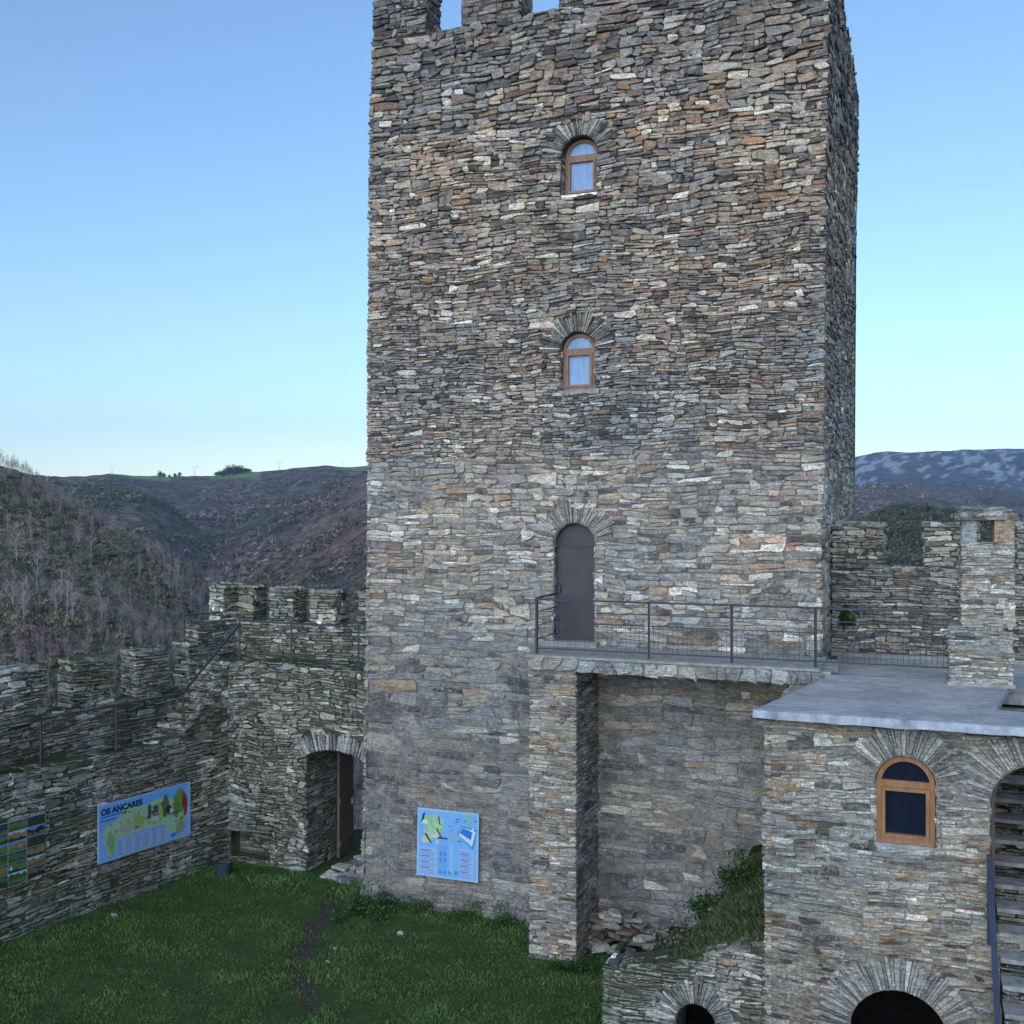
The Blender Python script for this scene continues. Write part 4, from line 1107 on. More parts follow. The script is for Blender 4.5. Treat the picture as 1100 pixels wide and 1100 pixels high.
# ------------------------------------------------------------------ GROUND
def path_d(x, y):
    P = [on_plane(372, 945, 0), on_plane(345, 985, 0), on_plane(318, 1030, 0), on_plane(330, 1075, 0), on_plane(372, 1120, 0), on_plane(420, 1250, 0)]
    dm = np.full(np.shape(x), 1e9)
    for a, b in zip(P[:-1], P[1:]):
        ax, ay = a; bx, by = b; L = (bx - ax) ** 2 + (by - ay) ** 2
        t = np.clip(((x - ax) * (bx - ax) + (y - ay) * (by - ay)) / L, 0, 1)
        dm = np.minimum(dm, np.hypot(x - ax - t * (bx - ax), y - ay - t * (by - ay)))
    return dm
def lawn_z(x, y): return .05 * (fbm(np.asarray(x) * .6, np.asarray(y) * .6, 3, 3) - .5) * 2 - .0 - .04 * np.exp(-(path_d(x, y) / .4) ** 2)
nx, ny = 220, 200
xs = np.linspace(-16, 12, nx); ys = np.linspace(-3, 24.5, ny)
X, Y = np.meshgrid(xs, ys); Z = lawn_z(X, Y)
pm = np.clip(1.1 - (path_d(X, Y) + .35 * (fbm(X * 2.2, Y * 2.2, 9, 3) - .5)) / .42, 0, 1)
m = MB()
Q = [(j * nx + i, j * nx + i + 1, (j + 1) * nx + i + 1, (j + 1) * nx + i) for j in range(ny - 1) for i in range(nx - 1)]
m.raw(np.stack([X.ravel(), Y.ravel(), Z.ravel()], 1), Q=Q, col=np.repeat(pm.reshape(-1, 1), 3, 1))
n = NT('lawn soil and short grass')
g = n.ramp(n.noise(2.2, 6, .7), [(.3, (.045, .078, .028)), (.55, (.07, .12, .038)), (.75, (.10, .15, .056))])
dirt = n.ramp(n.noise(14, 6, .7), [(.3, (.05, .043, .030)), (.6, (.10, .087, .063)), (.72, (.27, .26, .23))])
f_ = n.math('MULTIPLY', n.attr(), 1.0)
c = n.mix(n.ramp(n.math('ADD', f_, n.math('MULTIPLY', n.math('SUBTRACT', n.noise(9, 4), .5), .9)), [(.42, 0), (.85, 1)]), g, dirt)
n.bump(n.noise(30, 6, .75), 1, .04)
tag(m.build('lawn', n.set(c, .95, .1), smooth=True), kind='structure')

def mat_leaf(name, stops, scale=1.5, rough=.6, trans=.0):
    n = NT(name); c = n.mix(1.0, n.attr(), n.ramp(n.noise(scale, 5, .7), stops), 'MULTIPLY')
    return n.set(c, rough, .25)
M['grass'] = mat_leaf('grass blades', [(.3, .6), (.6, 1.0), (.8, 1.5)], 1.6)
M['leaf'] = mat_leaf('leaves', [(.3, .65), (.7, 1.35)], 6)

def leaf_cloud(m, P, size, cols, rg, up=.3):
    n = len(P); a = rg.normal(0, 1, (n, 3)); a /= np.linalg.norm(a, axis=1)[:, None]
    b = rg.normal(0, 1, (n, 3)); b -= a * (a * b).sum(1)[:, None]; b /= np.linalg.norm(b, axis=1)[:, None]
    s = (size * rg.uniform(.5, 1.4, n))[:, None]
    V = np.stack([P - a * s, P + b * s * .45, P + a * s, P - b * s * .45], 1)
    k = np.arange(n)[:, None] * 4
    m.raw(V.reshape(-1, 3), Q=k + [0, 1, 2, 3], col=np.repeat(cols, 4, 0))
def blades(m, P, h, w, cols, rg, lean=.5):
    """P: n x 3 roots"""
    n = len(P); an = rg.uniform(0, 2 * PI, n); ln = rg.uniform(0, lean, n) * h; la = rg.uniform(0, 2 * PI, n)
    dx = np.cos(an) * w / 2; dy = np.sin(an) * w / 2
    V = np.zeros((n, 4, 3))
    V[:, 0] = P + np.stack([-dx, -dy, np.zeros(n)], 1); V[:, 1] = P + np.stack([dx, dy, np.zeros(n)], 1)
    mid = P + np.stack([np.cos(la) * ln * .35, np.sin(la) * ln * .35, h * .6], 1)
    V[:, 2] = mid + np.stack([dx, dy, np.zeros(n)], 1) * .7
    V[:, 3] = P + np.stack([np.cos(la) * ln, np.sin(la) * ln, h], 1)
    k = np.arange(n)[:, None] * 4
    m.raw(V.reshape(-1, 3), T=np.concatenate([k + [0, 1, 2], k + [0, 2, 3]]), col=np.repeat(cols, 4, 0))
rg = np.random.default_rng(4)
NG = 190000
px_ = rg.uniform(-9.5, 3.2, NG); py_ = 14.2 + (rg.uniform(0, 1, NG) ** 1.25) * 8.6
# inside the courtyard only: right of the left wall, before the gate wall and tower
dl = (px_ - LA[0]) * LN[0] + (py_ - LA[1]) * LN[1]
dg_ = (px_ - GB[0]) * GN[0] + (py_ - GB[1]) * GN[1]
dt = -((px_ - TO[0]) * D[0] + (py_ - TO[1]) * D[1])
tu_ = (px_ - TO[0]) * R[0] + (py_ - TO[1]) * R[1]
hd = -((px_ - HO[0]) * D[0] + (py_ - HO[1]) * D[1]); hu = (px_ - HO[0]) * R[0] + (py_ - HO[1]) * R[1]
ok = (dl > .03) & (dg_ > .03) & ((dt > .03) | (tu_ < -.2)) & ((hu < -2.1) | (hd > .1))
pd = path_d(px_, py_); cl = fbm(px_ * 1.8, py_ * 1.8, 12, 4)
ok &= rg.uniform(0, 1, NG) < np.clip((pd - .14 + (cl - .5) * 1.3) / .32, .16, 1)
px_, py_, cl = px_[ok], py_[ok], cl[ok]
dt = dt[ok]; dl = dl[ok]; n_ = len(px_)
hh_ = rg.uniform(.02, .055, n_) * (.6 + 1.3 * np.clip((cl - .35) * 2.2, 0, 1.2))
hh_ *= 1 + 1.2 * np.exp(-(np.abs(dt) / .35) ** 2) * (rg.uniform(0, 1, n_) < .5)
base = np.array([(.095, .19, .05), (.13, .235, .06), (.08, .16, .048), (.20, .25, .09), (.30, .28, .15)])
kk = rg.choice(5, n_, p=[.36, .26, .24, .11, .03])
cols = base[kk] * rg.uniform(.7, 1.3, (n_, 1)) * (.65 + .75 * cl[:, None])
m = MB(); blades(m, np.stack([px_, py_, lawn_z(px_, py_) - .005], 1), hh_, rg.uniform(.006, .014, n_), cols, rg, .9)
kq = rg.choice(n_, 2600); Pq = np.stack([px_[kq], py_[kq], lawn_z(px_[kq], py_[kq]) + .03], 1) + rg.normal(0, .03, (2600, 3)) * [1, 1, .3]
leaf_cloud(m, Pq, .018, np.array([(.20, .13, .06), (.14, .10, .05), (.10, .20, .06), (.16, .22, .10)])[rg.choice(4, 2600, p=[.2, .15, .4, .25])], rg)
tag(m.build('grass', M['grass']), 'short damp green grass covering the courtyard', 'grass', kind='stuff')

# leafy plants
def bush(name, label, cat, c, rx, ry, rz, nleaf, size, palette, seed, clumps=9, group=None, stem=True):
    rg = np.random.default_rng(seed); root = empty(name, c, label, cat, group)
    cc = rg.normal(0, .42, (clumps, 3)); cc[:, 2] = np.abs(cc[:, 2]) * 1.1
    k = rg.choice(clumps, nleaf); P = cc[k] + rg.normal(0, .22, (nleaf, 3)); P[:, 2] = np.abs(P[:, 2])
    P = P * np.array([rx, ry, rz]) + np.array(c)
    pal_ = np.array(palette); cols = pal_[rg.choice(len(pal_), nleaf)] * rg.uniform(.6, 1.4, (nleaf, 1)) * (rg.uniform(.6, 1.3, clumps)[k][:, None])
    m = MB(); leaf_cloud(m, P, size, cols, rg); m.build('foliage', M['leaf'], root)
    if stem:
        m = MB()
        for q in cc: m.tube([c, tuple(np.array(c) + q * np.array([rx, ry, rz]) * .5), tuple(np.array(c) + q * np.array([rx, ry, rz]))], [.012, .008, .004], 5, col=(.08, .06, .04))
        m.build('stem', M['plain_tone'], root)
    return root
GRN = [(.035, .08, .022), (.055, .115, .03), (.08, .135, .045), (.024, .05, .018)]
DRY = [(.16, .14, .08), (.10, .11, .05), (.06, .09, .03), (.22, .19, .12)]
bx = on_plane(391, 985, 0)
bush('shrub', 'small dark leafy shrub growing at the left foot of the tower', 'shrub', (bx[0], bx[1], 0), .36, .3, .62, 2600, .028, GRN, 1, 12)
rnd = random.Random(9)
labs = ['low weeds at the tower foot just right of the dark shrub', 'low weeds at the tower foot below the left half of the square board', 'low weeds at the tower foot below the right edge of the square board',
        'low weeds at the tower foot beside the balcony pier', 'weeds at the front foot of the balcony pier', 'weeds between the pier and the heap of slates']
for i, (px, up_) in enumerate(((425, .22), (462, .24), (508, .28), (548, .34), (600, .2), (632, .22))):
    if i < 4: p = tower_f(solve_u(px, TO, R), 0, .16)
    else: p = np.array([*on_plane(px, 1042, 0), 0])
    bush('weed', labs[i], 'weeds', (float(p[0]), float(p[1]), 0), .42, .22, up_, 900, .022, GRN, 30 + i, 8, 'weeds along the tower foot', stem=False)

# earth bank between retaining wall, house and tower
def bank_z(u, w):
    t = top(u) - .06
    right = np.clip((u + 2.0) / 2.0, 0, 1)
    z = t + (.0 + .22 * right) * np.clip(w / 1.6, 0, 1) - .5 * np.clip((-1.25 - u) / .8, 0, 1) * np.clip(w - .3, 0, 1)
    z = z - 1.1 * np.clip((w - 1.0) / 1.2, 0, 1) * np.clip((-.75 - u) / .9, 0, 1)
    return z + .10 * (fbm(u * 3, w * 3, 5, 3) - .5)
m = MB(); nu, nw = 50, 60
U, Wd = np.meshgrid(np.linspace(-2.0, .05, nu), np.linspace(.35, 4.3, nw)); Zb = bank_z(U, Wd)
V = hf(U, Zb, -Wd).reshape(-1, 3)
m.raw(V, Q=[(j * nu + i, j * nu + i + 1, (j + 1) * nu + i + 1, (j + 1) * nu + i) for j in range(nw - 1) for i in range(nu - 1)])
e0 = hf(U[:, 0], Zb[:, 0], -Wd[:, 0]); e1_ = e0.copy(); e1_[:, 2] = -.3
m.raw(np.concatenate([e0, e1_]), Q=[(i, i + 1, nw + i + 1, nw + i) for i in range(nw - 1)])
n = NT('mossy earth'); c = n.ramp(n.noise(6, 6, .7), [(.3, (.02, .022, .012)), (.5, (.035, .05, .018)), (.7, (.09, .085, .055))]); n.bump(n.noise(20, 6, .7), 1, .05)
tag(m.build('earth_bank', n.set(c, .95, .1), smooth=True), kind='structure')
rg = np.random.default_rng(14)
nb = 48000; ub = rg.uniform(-1.7, .0, nb); wb = rg.uniform(.1, 3.6, nb)
kp = rg.uniform(0, 1, nb) < np.clip((ub + 1.9) / 1.5, .15, 1) * (.3 + fbm(ub * 4, wb * 3, 8, 3)); ub, wb = ub[kp], wb[kp]; nb = len(ub)
P = hf(ub, bank_z(ub, np.maximum(wb, .3)) - .01, -wb)
cols = np.array(GRN + DRY)[rg.choice(8, nb, p=[.11, .15, .16, .06, .13, .14, .14, .11])] * rg.uniform(.7, 1.3, (nb, 1))
m = MB(); blades(m, P, rg.uniform(.02, .12, nb) * (.4 + np.clip((ub + 1.6) / 1.6, 0, 1)), rg.uniform(.004, .008, nb), cols * 1.35, rg, .7)
tag(m.build('grass', M['grass']), 'long rough grass on the bank beside the house', 'grass', kind='stuff')
labs = ['dark green bramble bush against the house corner on the bank', 'dark bush on the bank below the balcony shadow', 'low dry bramble spreading over the top of the sloping wall']
for i, (px, Yq, rx, rz, pal_, nl) in enumerate(((803, 15.6, .42, .34, GRN, 2600), (768, 16.2, .40, .26, GRN, 1500), (735, 14.4, .35, .14, DRY, 700))):
    x_ = (px - 550) / F * Yq; du = (x_ - HO[0]) * R[0] + (Yq - HO[1]) * R[1]; dw = (x_ - HO[0]) * D[0] + (Yq - HO[1]) * D[1]
    bush('bramble', labs[i], 'bush', (x_, Yq, float(bank_z(np.array(du), np.array(dw))) - .05), rx, .5, rz, nl, .030, pal_, 50 + i, 14)
p = rcf(rs(908), TZ + .55, .08)
bush('wall_plant', 'green leafy plant growing on the battlement wall beside the tower', 'plant', tuple(p), .12, .1, .35, 700, .03, GRN, 61, 7)

# heap of fallen slates between pier and bank
ho = np.array(tower_f(solve_u(668, TO, R), 0, .45))
rnd = random.Random(17); k = 0
m_st = M['stone_house']
LBL = 'flat grey slate lying in the heap under the balcony'
for row, (n_, zz) in enumerate(((6, .0), (6, .10), (5, .20), (5, .30), (4, .39), (3, .47), (2, .54))):
    for i in range(n_):
        l = rnd.uniform(.18, .38); t = rnd.uniform(.05, .09)
        m = MB()
        u_ = (i - (n_ - 1) / 2) * .25 + rnd.uniform(-.05, .05) + row * .03
        c = ho + R * u_ - D * rnd.uniform(-.1, .25) * (1 - row * .1)
        g = fr((0, 0, 0), (math.cos(-.37 + rnd.uniform(-.3, .3)), math.sin(-.37 + rnd.uniform(-.3, .3)), 0), (0.37, .93, 0))
        cells = np.array([(-l / 2, l / 2, -.12, .12)])
        tl = rnd.uniform(-.12, .12)
        U_ = np.array([math.cos(-.37), math.sin(-.37), tl]); N_ = np.array([.36, .93, 0])
        def pf_(x, y, z, U_=U_, N_=N_, c=c): return c + np.asarray(x)[..., None] * U_ + np.asarray(y)[..., None] * N_ + (np.asarray(z) + .05 + zz + .05)[..., None] * Zv
        stones(m, cells, pf_, (PAL_GREY[0] * .8, PAL_GREY[1]), 400 + k, dep=(t - .065, t - .06), warp=0, jit=.2, bev=.015)
        V = m.V[0]; cnt = 8
        m.raw(V[:8], Q=[(0, 1, 2, 7), (7, 2, 3, 6), (6, 3, 4, 5)], col=m.C[0][:8])
        o = m.build('loose_slate', m_st); recenter(o, (c[0], c[1], zz)); tag(o, LBL, 'stone', 'slates heaped under the balcony'); k += 1

# bucket in the corner
bp = on_plane(240, 941, 0); bc = Vector((bp[0], bp[1], 0))
bk = empty('bucket', bc, 'small dark grey bucket standing in the corner below the left wall', 'bucket')
m = MB(); n_ = 20
prof = [(.13, 0), (.165, .27), (.172, .27), (.172, .29), (.155, .29), (.125, .03), (.0, .03)]
V = [tuple(bc + Vector((r * math.cos(2 * PI * i / n_), r * math.sin(2 * PI * i / n_), z))) for r, z in prof for i in range(n_)]
m.raw(V, Q=[(j * n_ + i, j * n_ + (i + 1) % n_, (j + 1) * n_ + (i + 1) % n_, (j + 1) * n_ + i) for j in range(len(prof) - 1) for i in range(n_)])
m.build('body', mat_plain('dark grey plastic', (.05, .065, .09), .5, .4, 0, .1, 5, .05), bk)
m = MB(); m.tube([tuple(bc + Vector((.172 * math.cos(t), .05 + .172 * math.sin(t) * .3, .29 - .05 * math.sin(t)))) for t in np.linspace(0, PI, 10)], .005, 5, col=(.3, .3, .3)); m.build('handle', M['plain_tone'], bk)

# few scattered pebbles in the grass
for i, (px, py, s) in enumerate(((123, 984, .06), (430, 1003, .055), (352, 1035, .03), (360, 1020, .03))):
    x_, y_ = on_plane(px, py, 0); m = MB()
    stones(m, np.array([(-s, s, -s * .7, s * .7)]), lambda x, y, z: np.stack([x + x_, y + y_, np.asarray(z) + .02 + 0 * x], -1), PAL_ARCH, 600 + i, dep=(.02, .03), warp=0, jit=.2, bev=.02)
    o = m.build('pebble', M['stone_house']); recenter(o, (x_, y_, 0))
    tag(o, ['pale stone lying in the grass below the wide map board', 'brownish stone in the weeds below the square board', 'pale pebble on the bare path, nearer one', 'pale pebble on the bare path, farther one'][i], 'stone')

# ------------------------------------------------------------------ outside ground beyond the gate, terrain
def silf(sil):
    p = np.array([a for a, b in sil], float); y = np.array([b for a, b in sil], float)
    return lambda px: np.interp(px, p, y)
def mat_hill(name, stops, s1, s2, mixc=None, thr=(.5, .6), s3=None, bump=1.0, bd=1.0, fields=None):
    n = NT(name)
    c = n.ramp(n.noise(s1, 8, .68), stops)
    if mixc: c = n.mix(n.ramp(n.noise(s3 or s1 * .6, 6, .65), [(thr[0], 0), (thr[1], 1)]), c, mixc)
    c = n.mix(1.0, c, n.ramp(n.noise(s2, 5, .75), [(.3, .38), (.5, .95), (.7, 1.8)]), 'MULTIPLY')
    c = n.mix(1.0, c, n.ramp(n.noise(s2 * 4.5, 4, .7), [(.3, .45), (.5, .95), (.7, 1.5)]), 'MULTIPLY')
    n.bump(n.math('ADD', n.noise(s2, 5, .7), n.math('MULTIPLY', n.noise(s2 * 4, 4, .7), .4)), bump, bd)
    if fields: c = n.mix(n.attr(), c, fields)
    return n.set(c, .95, .05)
def hill(name, sil, Rd, Yf, zf, mat, px0, px1, amp, ns, seed, nu=240, nk=110, p=1.0, back=1.35, ridge_amp=.004, fields=None):
    s = silf(sil)
    def z_at(px, Yv):
        px = np.asarray(px, float); Yv = np.asarray(Yv, float)
        zr = CZ + (550 - s(px)) / F * Rd + Rd * ridge_amp * (fbm(px * .06, px * 0 + seed, seed, 3) - .5)
        k = (Yv - Yf) / (Rd - Yf); kc = np.clip(k, 0, 1) ** p
        z = zf + (zr - zf) * (kc * .75 + .25 * kc * kc * (3 - 2 * kc))
        x = (px - 550) / F * Yv
        edge = np.clip((1.02 - kc) * 4, 0.06, 1) * np.clip(kc * 5, 0, 1)
        z = z + amp * (fbm(x / ns, Yv / ns, seed, 5) - .55) * edge
        bk = np.clip((Yv - Rd) / (Rd * (back - 1)), 0, 1)
        return z - bk * bk * (zr - zf)
    pxs = np.linspace(px0, px1, nu); ks = np.concatenate([np.linspace(0, 1, nk), np.linspace(1.03, 1, 1)[:0], 1 + np.linspace(.02, back - 1, 14) / (1) * Rd / (Rd - Yf)])
    PX, K = np.meshgrid(pxs, ks); Yv = Yf + K * (Rd - Yf)
    Zz = z_at(PX, Yv); Xx = (PX - 550) / F * Yv
    m = MB(); nk_ = len(ks)
    col = np.zeros((nk_ * nu, 3))
    if fields: col = np.repeat(fields(PX.ravel(), K.ravel())[:, None], 3, 1)
    m.raw(np.stack([Xx.ravel(), Yv.ravel(), Zz.ravel()], 1), Q=[(j * nu + i, j * nu + i + 1, (j + 1) * nu + i + 1, (j + 1) * nu + i) for j in range(nk_ - 1) for i in range(nu - 1)], col=col)
    tag(m.build(name, mat, smooth=True), kind='structure')
    return z_at

# valley and hill the castle stands on
m = MB(); nr = 90; na = 160
rr_ = np.concatenate([[0.0], np.geomspace(12, 7400, nr - 1)]); aa = np.linspace(0, 2 * PI, na)
RR, AA = np.meshgrid(rr_, aa); Xx = RR * np.cos(AA); Yy = 12 + RR * np.sin(AA)
Zz = np.interp(RR, [0, 15, 19, 60, 150, 400, 8000], [-.6, -.6, -2.5, -28, -60, -90, -130]) + np.clip(RR / 60, 0, 3) * (fbm(Xx / 40, Yy / 40, 2, 4) - .5) * 3
m.raw(np.stack([Xx.ravel(), Yy.ravel(), Zz.ravel()], 1), Q=[(j * nr + i, (j + 1) * nr + i, (j + 1) * nr + i + 1, j * nr + i + 1) for j in range(na - 1) for i in range(nr - 1)])
tag(m.build('ground', mat_hill('rough valley ground', [(.3, (.03, .035, .02)), (.7, (.07, .065, .05))], .02, .5), smooth=True), kind='structure')

mat_near = mat_hill('scrubby near slope', [(.3, (0.058, 0.075, 0.039)), (.5, (0.104, 0.117, 0.065)), (.7, (0.169, 0.137, 0.104))], .03, .35, (0.195, 0.130, 0.111), (.52, .62), .018, 1, 1.5)
mat_mid = mat_hill('heather and bracken slope', [(.3, (0.117, 0.111, 0.085)), (.45, (0.195, 0.163, 0.124)), (.6, (0.273, 0.215, 0.163)), (.72, (0.390, 0.247, 0.156))], .007, .06, (0.098, 0.117, 0.078), (.53, .60), .004, 1, 14)
mat_red = mat_hill('rusty bracken slope', [(.3, (0.143, 0.117, 0.098)), (.5, (0.221, 0.156, 0.117)), (.7, (0.325, 0.182, 0.124))], .008, .07, (0.117, 0.124, 0.098), (.48, .58), .006, 1, 8)
mat_far = mat_hill('far ridge of heath and woods', [(.3, (0.098, 0.104, 0.085)), (.45, (0.182, 0.156, 0.124)), (.7, (0.273, 0.189, 0.143))], .004, .03, (0.111, 0.143, 0.091), (.50, .58), .002, 1, 22, fields=(0.260, 0.390, 0.143))
mat_dark = mat_hill('dark green wooded hill', [(.3, (.04, .055, .03)), (.5, (.065, .08, .045)), (.7, (.11, .115, .075))], .03, .3, (.11, .09, .08), (.6, .7), .02, 1, 2)
mat_mount = mat_hill('distant mountain', [(.3, (.06, .07, .09)), (.5, (.10, .11, .12)), (.7, (.14, .14, .14))], .0014, .010, None, (.56, .60), .0016, 1, 55, fields=(.62, .68, .78))

def ff4(px, k): return np.clip((k - (.955 + .05 * (fbm(px * .03, px * 0, 3, 2) - .5))) * 40, 0, 1) * (fbm(px * .02, k * 3, 6, 2) > .36)
def snow(px, k):
    q = fbm(px * .10 + k * 14, k * 34 - px * .09, 14, 6); q2 = fbm(px * .012, k * 4, 15, 3)
    return np.clip((q - .53) * 16, 0, 1) * np.clip((q2 - .42) * 8, 0, 1) * np.clip((k - .35) * 5, 0, 1) * .7
zfar = hill('far_ridge', [(-400, 500), (0, 506), (70, 511), (120, 509), (180, 511), (230, 509), (300, 503), (345, 500), (396, 499), (480, 497), (700, 510)], 2400, 900, -120, mat_far, -300, 620, 160, 420, 3, fields=ff4, ridge_amp=.003)
zm1 = hill('middle_hill', [(-200, 480), (0, 500), (60, 515), (80, 521), (150, 529), (180, 543), (215, 573), (250, 600), (400, 700)], 1400, 650, -110, mat_mid, -250, 420, 60, 200, 5, ridge_amp=.004)
zm2 = hill('middle_hill', [(150, 640), (215, 588), (230, 575), (260, 561), (300, 546), (350, 527), (396, 507), (500, 480), (700, 490)], 1500, 550, -110, mat_mid, 120, 700, 110, 220, 6, ridge_amp=.004)
zm3 = hill('middle_hill', [(180, 700), (240, 640), (290, 603), (330, 583), (396, 550), (500, 515), (650, 520)], 800, 330, -90, mat_red, 150, 650, 40, 90, 7, ridge_amp=.005)
zn = hill('near_hill', [(-500, 380), (-100, 462), (0, 500), (20, 506), (50, 524), (100, 552), (150, 580), (200, 607), (250, 645), (320, 700), (420, 760)], 330, 95, -52, mat_near, -400, 430, 14, 45, 8, ridge_amp=.004)
hill('distant_mountain', [(600, 540), (850, 500), (918, 495), (940, 489), (970, 487), (1000, 484), (1050, 482), (1100, 481), (1300, 478), (1600, 500)], 6000, 3600, -100, mat_mount, 600, 1600, 440, 1000, 21, nu=420, nk=220, ridge_amp=.0015, fields=snow)
zmr = hill('middle_ridge', [(500, 530), (900, 524), (960, 522), (1000, 520), (1050, 523), (1100, 529), (1200, 520), (1500, 500)], 3000, 1300, -120, mat_mid, 560, 1500, 120, 420, 22, ridge_amp=.001)
zr_ = hill('wooded_hill', [(700, 640), (860, 600), (900, 575), (930, 555), (960, 546), (990, 543), (1030, 547), (1070, 560), (1120, 580), (1200, 600), (1500, 640)], 520, 220, -60, mat_dark, 640, 1500, 14, 60, 23, ridge_amp=.006)

# ------------------------------------------------------------------ vegetation of the slopes
M['bark'] = mat_tone('bare bark', .9, .1, .2)
def tree_tmpl(seed, H=9, pale=True, nb=26, ntw=5, w=.10):
    """bare tree: arrays of thin quads; returns V, Q, C"""
    rnd = random.Random(seed); m = MB()
    tr = (.42, .41, .42) if pale else (.25, .22, .22)
    tw = (.46, .40, .39) if pale else (.42, .355, .34)
    lean = rnd.uniform(-.06, .06) * H; pts = [(lean * (k / 5) ** 1.5 + rnd.uniform(-.1, .1), rnd.uniform(-.1, .1), H * k / 5) for k in range(6)]
    m.tube(pts, [w * (1.15 - k / 5.2) for k in range(6)], 4, col=tr)
    for b in range(nb):
        t = rnd.uniform(.25, .97); i = min(int(t * 5), 4); p = Vector(pts[i]).lerp(Vector(pts[i + 1]), t * 5 - i)
        an = rnd.uniform(0, 2 * PI); L = H * .36 * (1.15 - t) * rnd.uniform(.7, 1.3)
        e = p + Vector((math.cos(an) * L * .6, math.sin(an) * L * .6, L * rnd.uniform(.6, 1.0)))
        def strip(a, b_, ww, c_):
            sd = (b_ - a).cross(Vector((math.cos(an * 3), math.sin(an * 3), .2))).normalized() * ww
            m.raw([tuple(a - sd), tuple(a + sd), tuple(b_)], T=[(0, 1, 2)], col=c_)
        strip(p, e, w * .4, tr if rnd.random() < .5 else tw)
        for q in range(ntw):
            s = p.lerp(e, rnd.uniform(.25, 1)); an2 = an + rnd.uniform(-1, 1); l2 = L * rnd.uniform(.25, .6)
            strip(s, s + Vector((math.cos(an2) * l2 * .6, math.sin(an2) * l2 * .6, l2 * rnd.uniform(.5, 1))), w * .22, tw)
    return m
def scatter(tm, P, S, A, cols=None):
    """merge copies of templates"""
    out = MB()
    arr = []
    for t in tm:
        arr.append((np.concatenate(t.V), np.concatenate(t.Q) if t.Q else None, np.concatenate(t.T) if t.T else None, np.concatenate(t.C)))
    rg = np.random.default_rng(5); k = rg.choice(len(tm), len(P))
    for i in range(len(P)):
        V, Q, T, C_ = arr[k[i]]
        ca, sa = math.cos(A[i]), math.sin(A[i]); s = S[i]
        W = np.stack([(V[:, 0] * ca - V[:, 1] * sa) * s, (V[:, 0] * sa + V[:, 1] * ca) * s, V[:, 2] * s], 1) + P[i]
        out.raw(W, Q=Q, T=T, col=C_ * (cols[i] if cols is not None else 1))
    return out
rg = np.random.default_rng(77)
def pick(n, pr, yr, z):
    px = rg.uniform(*pr, n); Yv = rg.uniform(*yr, n); return px, Yv, np.stack([(px - 550) / F * Yv, Yv, z(px, Yv)], 1)
# 1. bare woodland mass
tm = [tree_tmpl(s, 5.5, False, 30, 6, .035) for s in range(6)]
px, Yv, P = pick(7500, (-60, 400), (105, 332), zn)
yy = 550 - (P[:, 2] - CZ) / P[:, 1] * F
dens = np.clip(fbm(P[:, 0] / 28, P[:, 1] / 28, 31, 3) * 3.2 - 1.15, 0, 1)
belt = np.exp(-((yy - silf([(-500, 380), (0, 505), (100, 560), (200, 612), (300, 690)])(px)) / 26) ** 2)
low = np.clip((yy - 640) / 40, 0, 1); rt = np.clip((px - 150) / 60, 0, 1)
kp = rg.uniform(0, 1, len(P)) < np.clip(.10 + .35 * dens + .8 * belt + .85 * low + .8 * rt, 0, 1) * .8
P = P[kp]
c3 = np.array([(1, 1, 1), (1.1, .95, 1.0), (.9, .95, 1.0), (1.2, 1.0, .95)])[rg.choice(4, len(P))]
sm = scatter(tm, P - [0, 0, .3], rg.uniform(.45, 1.0, len(P)), rg.uniform(0, 6.28, len(P)), c3)
tag(sm.build('bare_woodland', M['bark']), 'grey mass of leafless trees covering the near slope', 'woodland', kind='stuff')
# 2. evergreen scrub mass
def scrub_tmpl(seed, n=70):
    rg2 = np.random.default_rng(seed); m = MB()
    d = rg2.normal(0, 1, (n, 3)); d /= np.linalg.norm(d, axis=1)[:, None]; d[:, 2] = np.abs(d[:, 2])
    P_ = d * rg2.uniform(.5, 1.05, (n, 1)) * np.array([1.5, 1.5, .75])
    sh = rg2.uniform(.7, 1.35, (n, 1))
    leaf_cloud(m, P_, .30, np.array([(.17, .185, .12)]) * sh, rg2); return m
tm = [scrub_tmpl(s) for s in range(6)]
px, Yv, P = pick(13000, (-60, 300), (100, 325), zn)
yy = 550 - (P[:, 2] - CZ) / P[:, 1] * F
dens = fbm(P[:, 0] / 22, P[:, 1] / 22, 41, 3)
kp = rg.uniform(0, 1, len(P)) < np.clip(1.05 - 1.0 * np.clip((px - 150) / 60, 0, 1), 0.05, 1) * np.clip(dens * 3.2 - .9, 0, 1) * np.clip(1.2 - np.clip((yy - 650) / 40, 0, 1), .1, 1)
P = P[kp]
sm = scatter(tm, P, rg.uniform(.6, 1.5, len(P)), rg.uniform(0, 6.28, len(P)), np.array([(1, 1, 1), (1.5, 1.3, 1.15), (.75, .8, .9), (2.0, 1.5, 1.3)])[rg.choice(4, len(P), p=[.35, .25, .2, .2])])
tag(sm.build('scrub', M['bark']), 'dark green broom and heath scrub on the near slope', 'scrub', kind='stuff')
# 3. wooded hill at right
px, Yv, P = pick(5200, (840, 1150), (230, 519), zr_)
sm = scatter(tm, P, rg.uniform(1.2, 2.8, len(P)), rg.uniform(0, 6.28, len(P)), np.array([(.55, .58, .62), (.7, .70, .68), (.9, .8, .85), (.42, .48, .55)])[rg.choice(4, len(P))])
tag(sm.build('woodland', M['bark']), 'dark evergreen woodland on the rounded hill at right', 'woodland', kind='stuff')
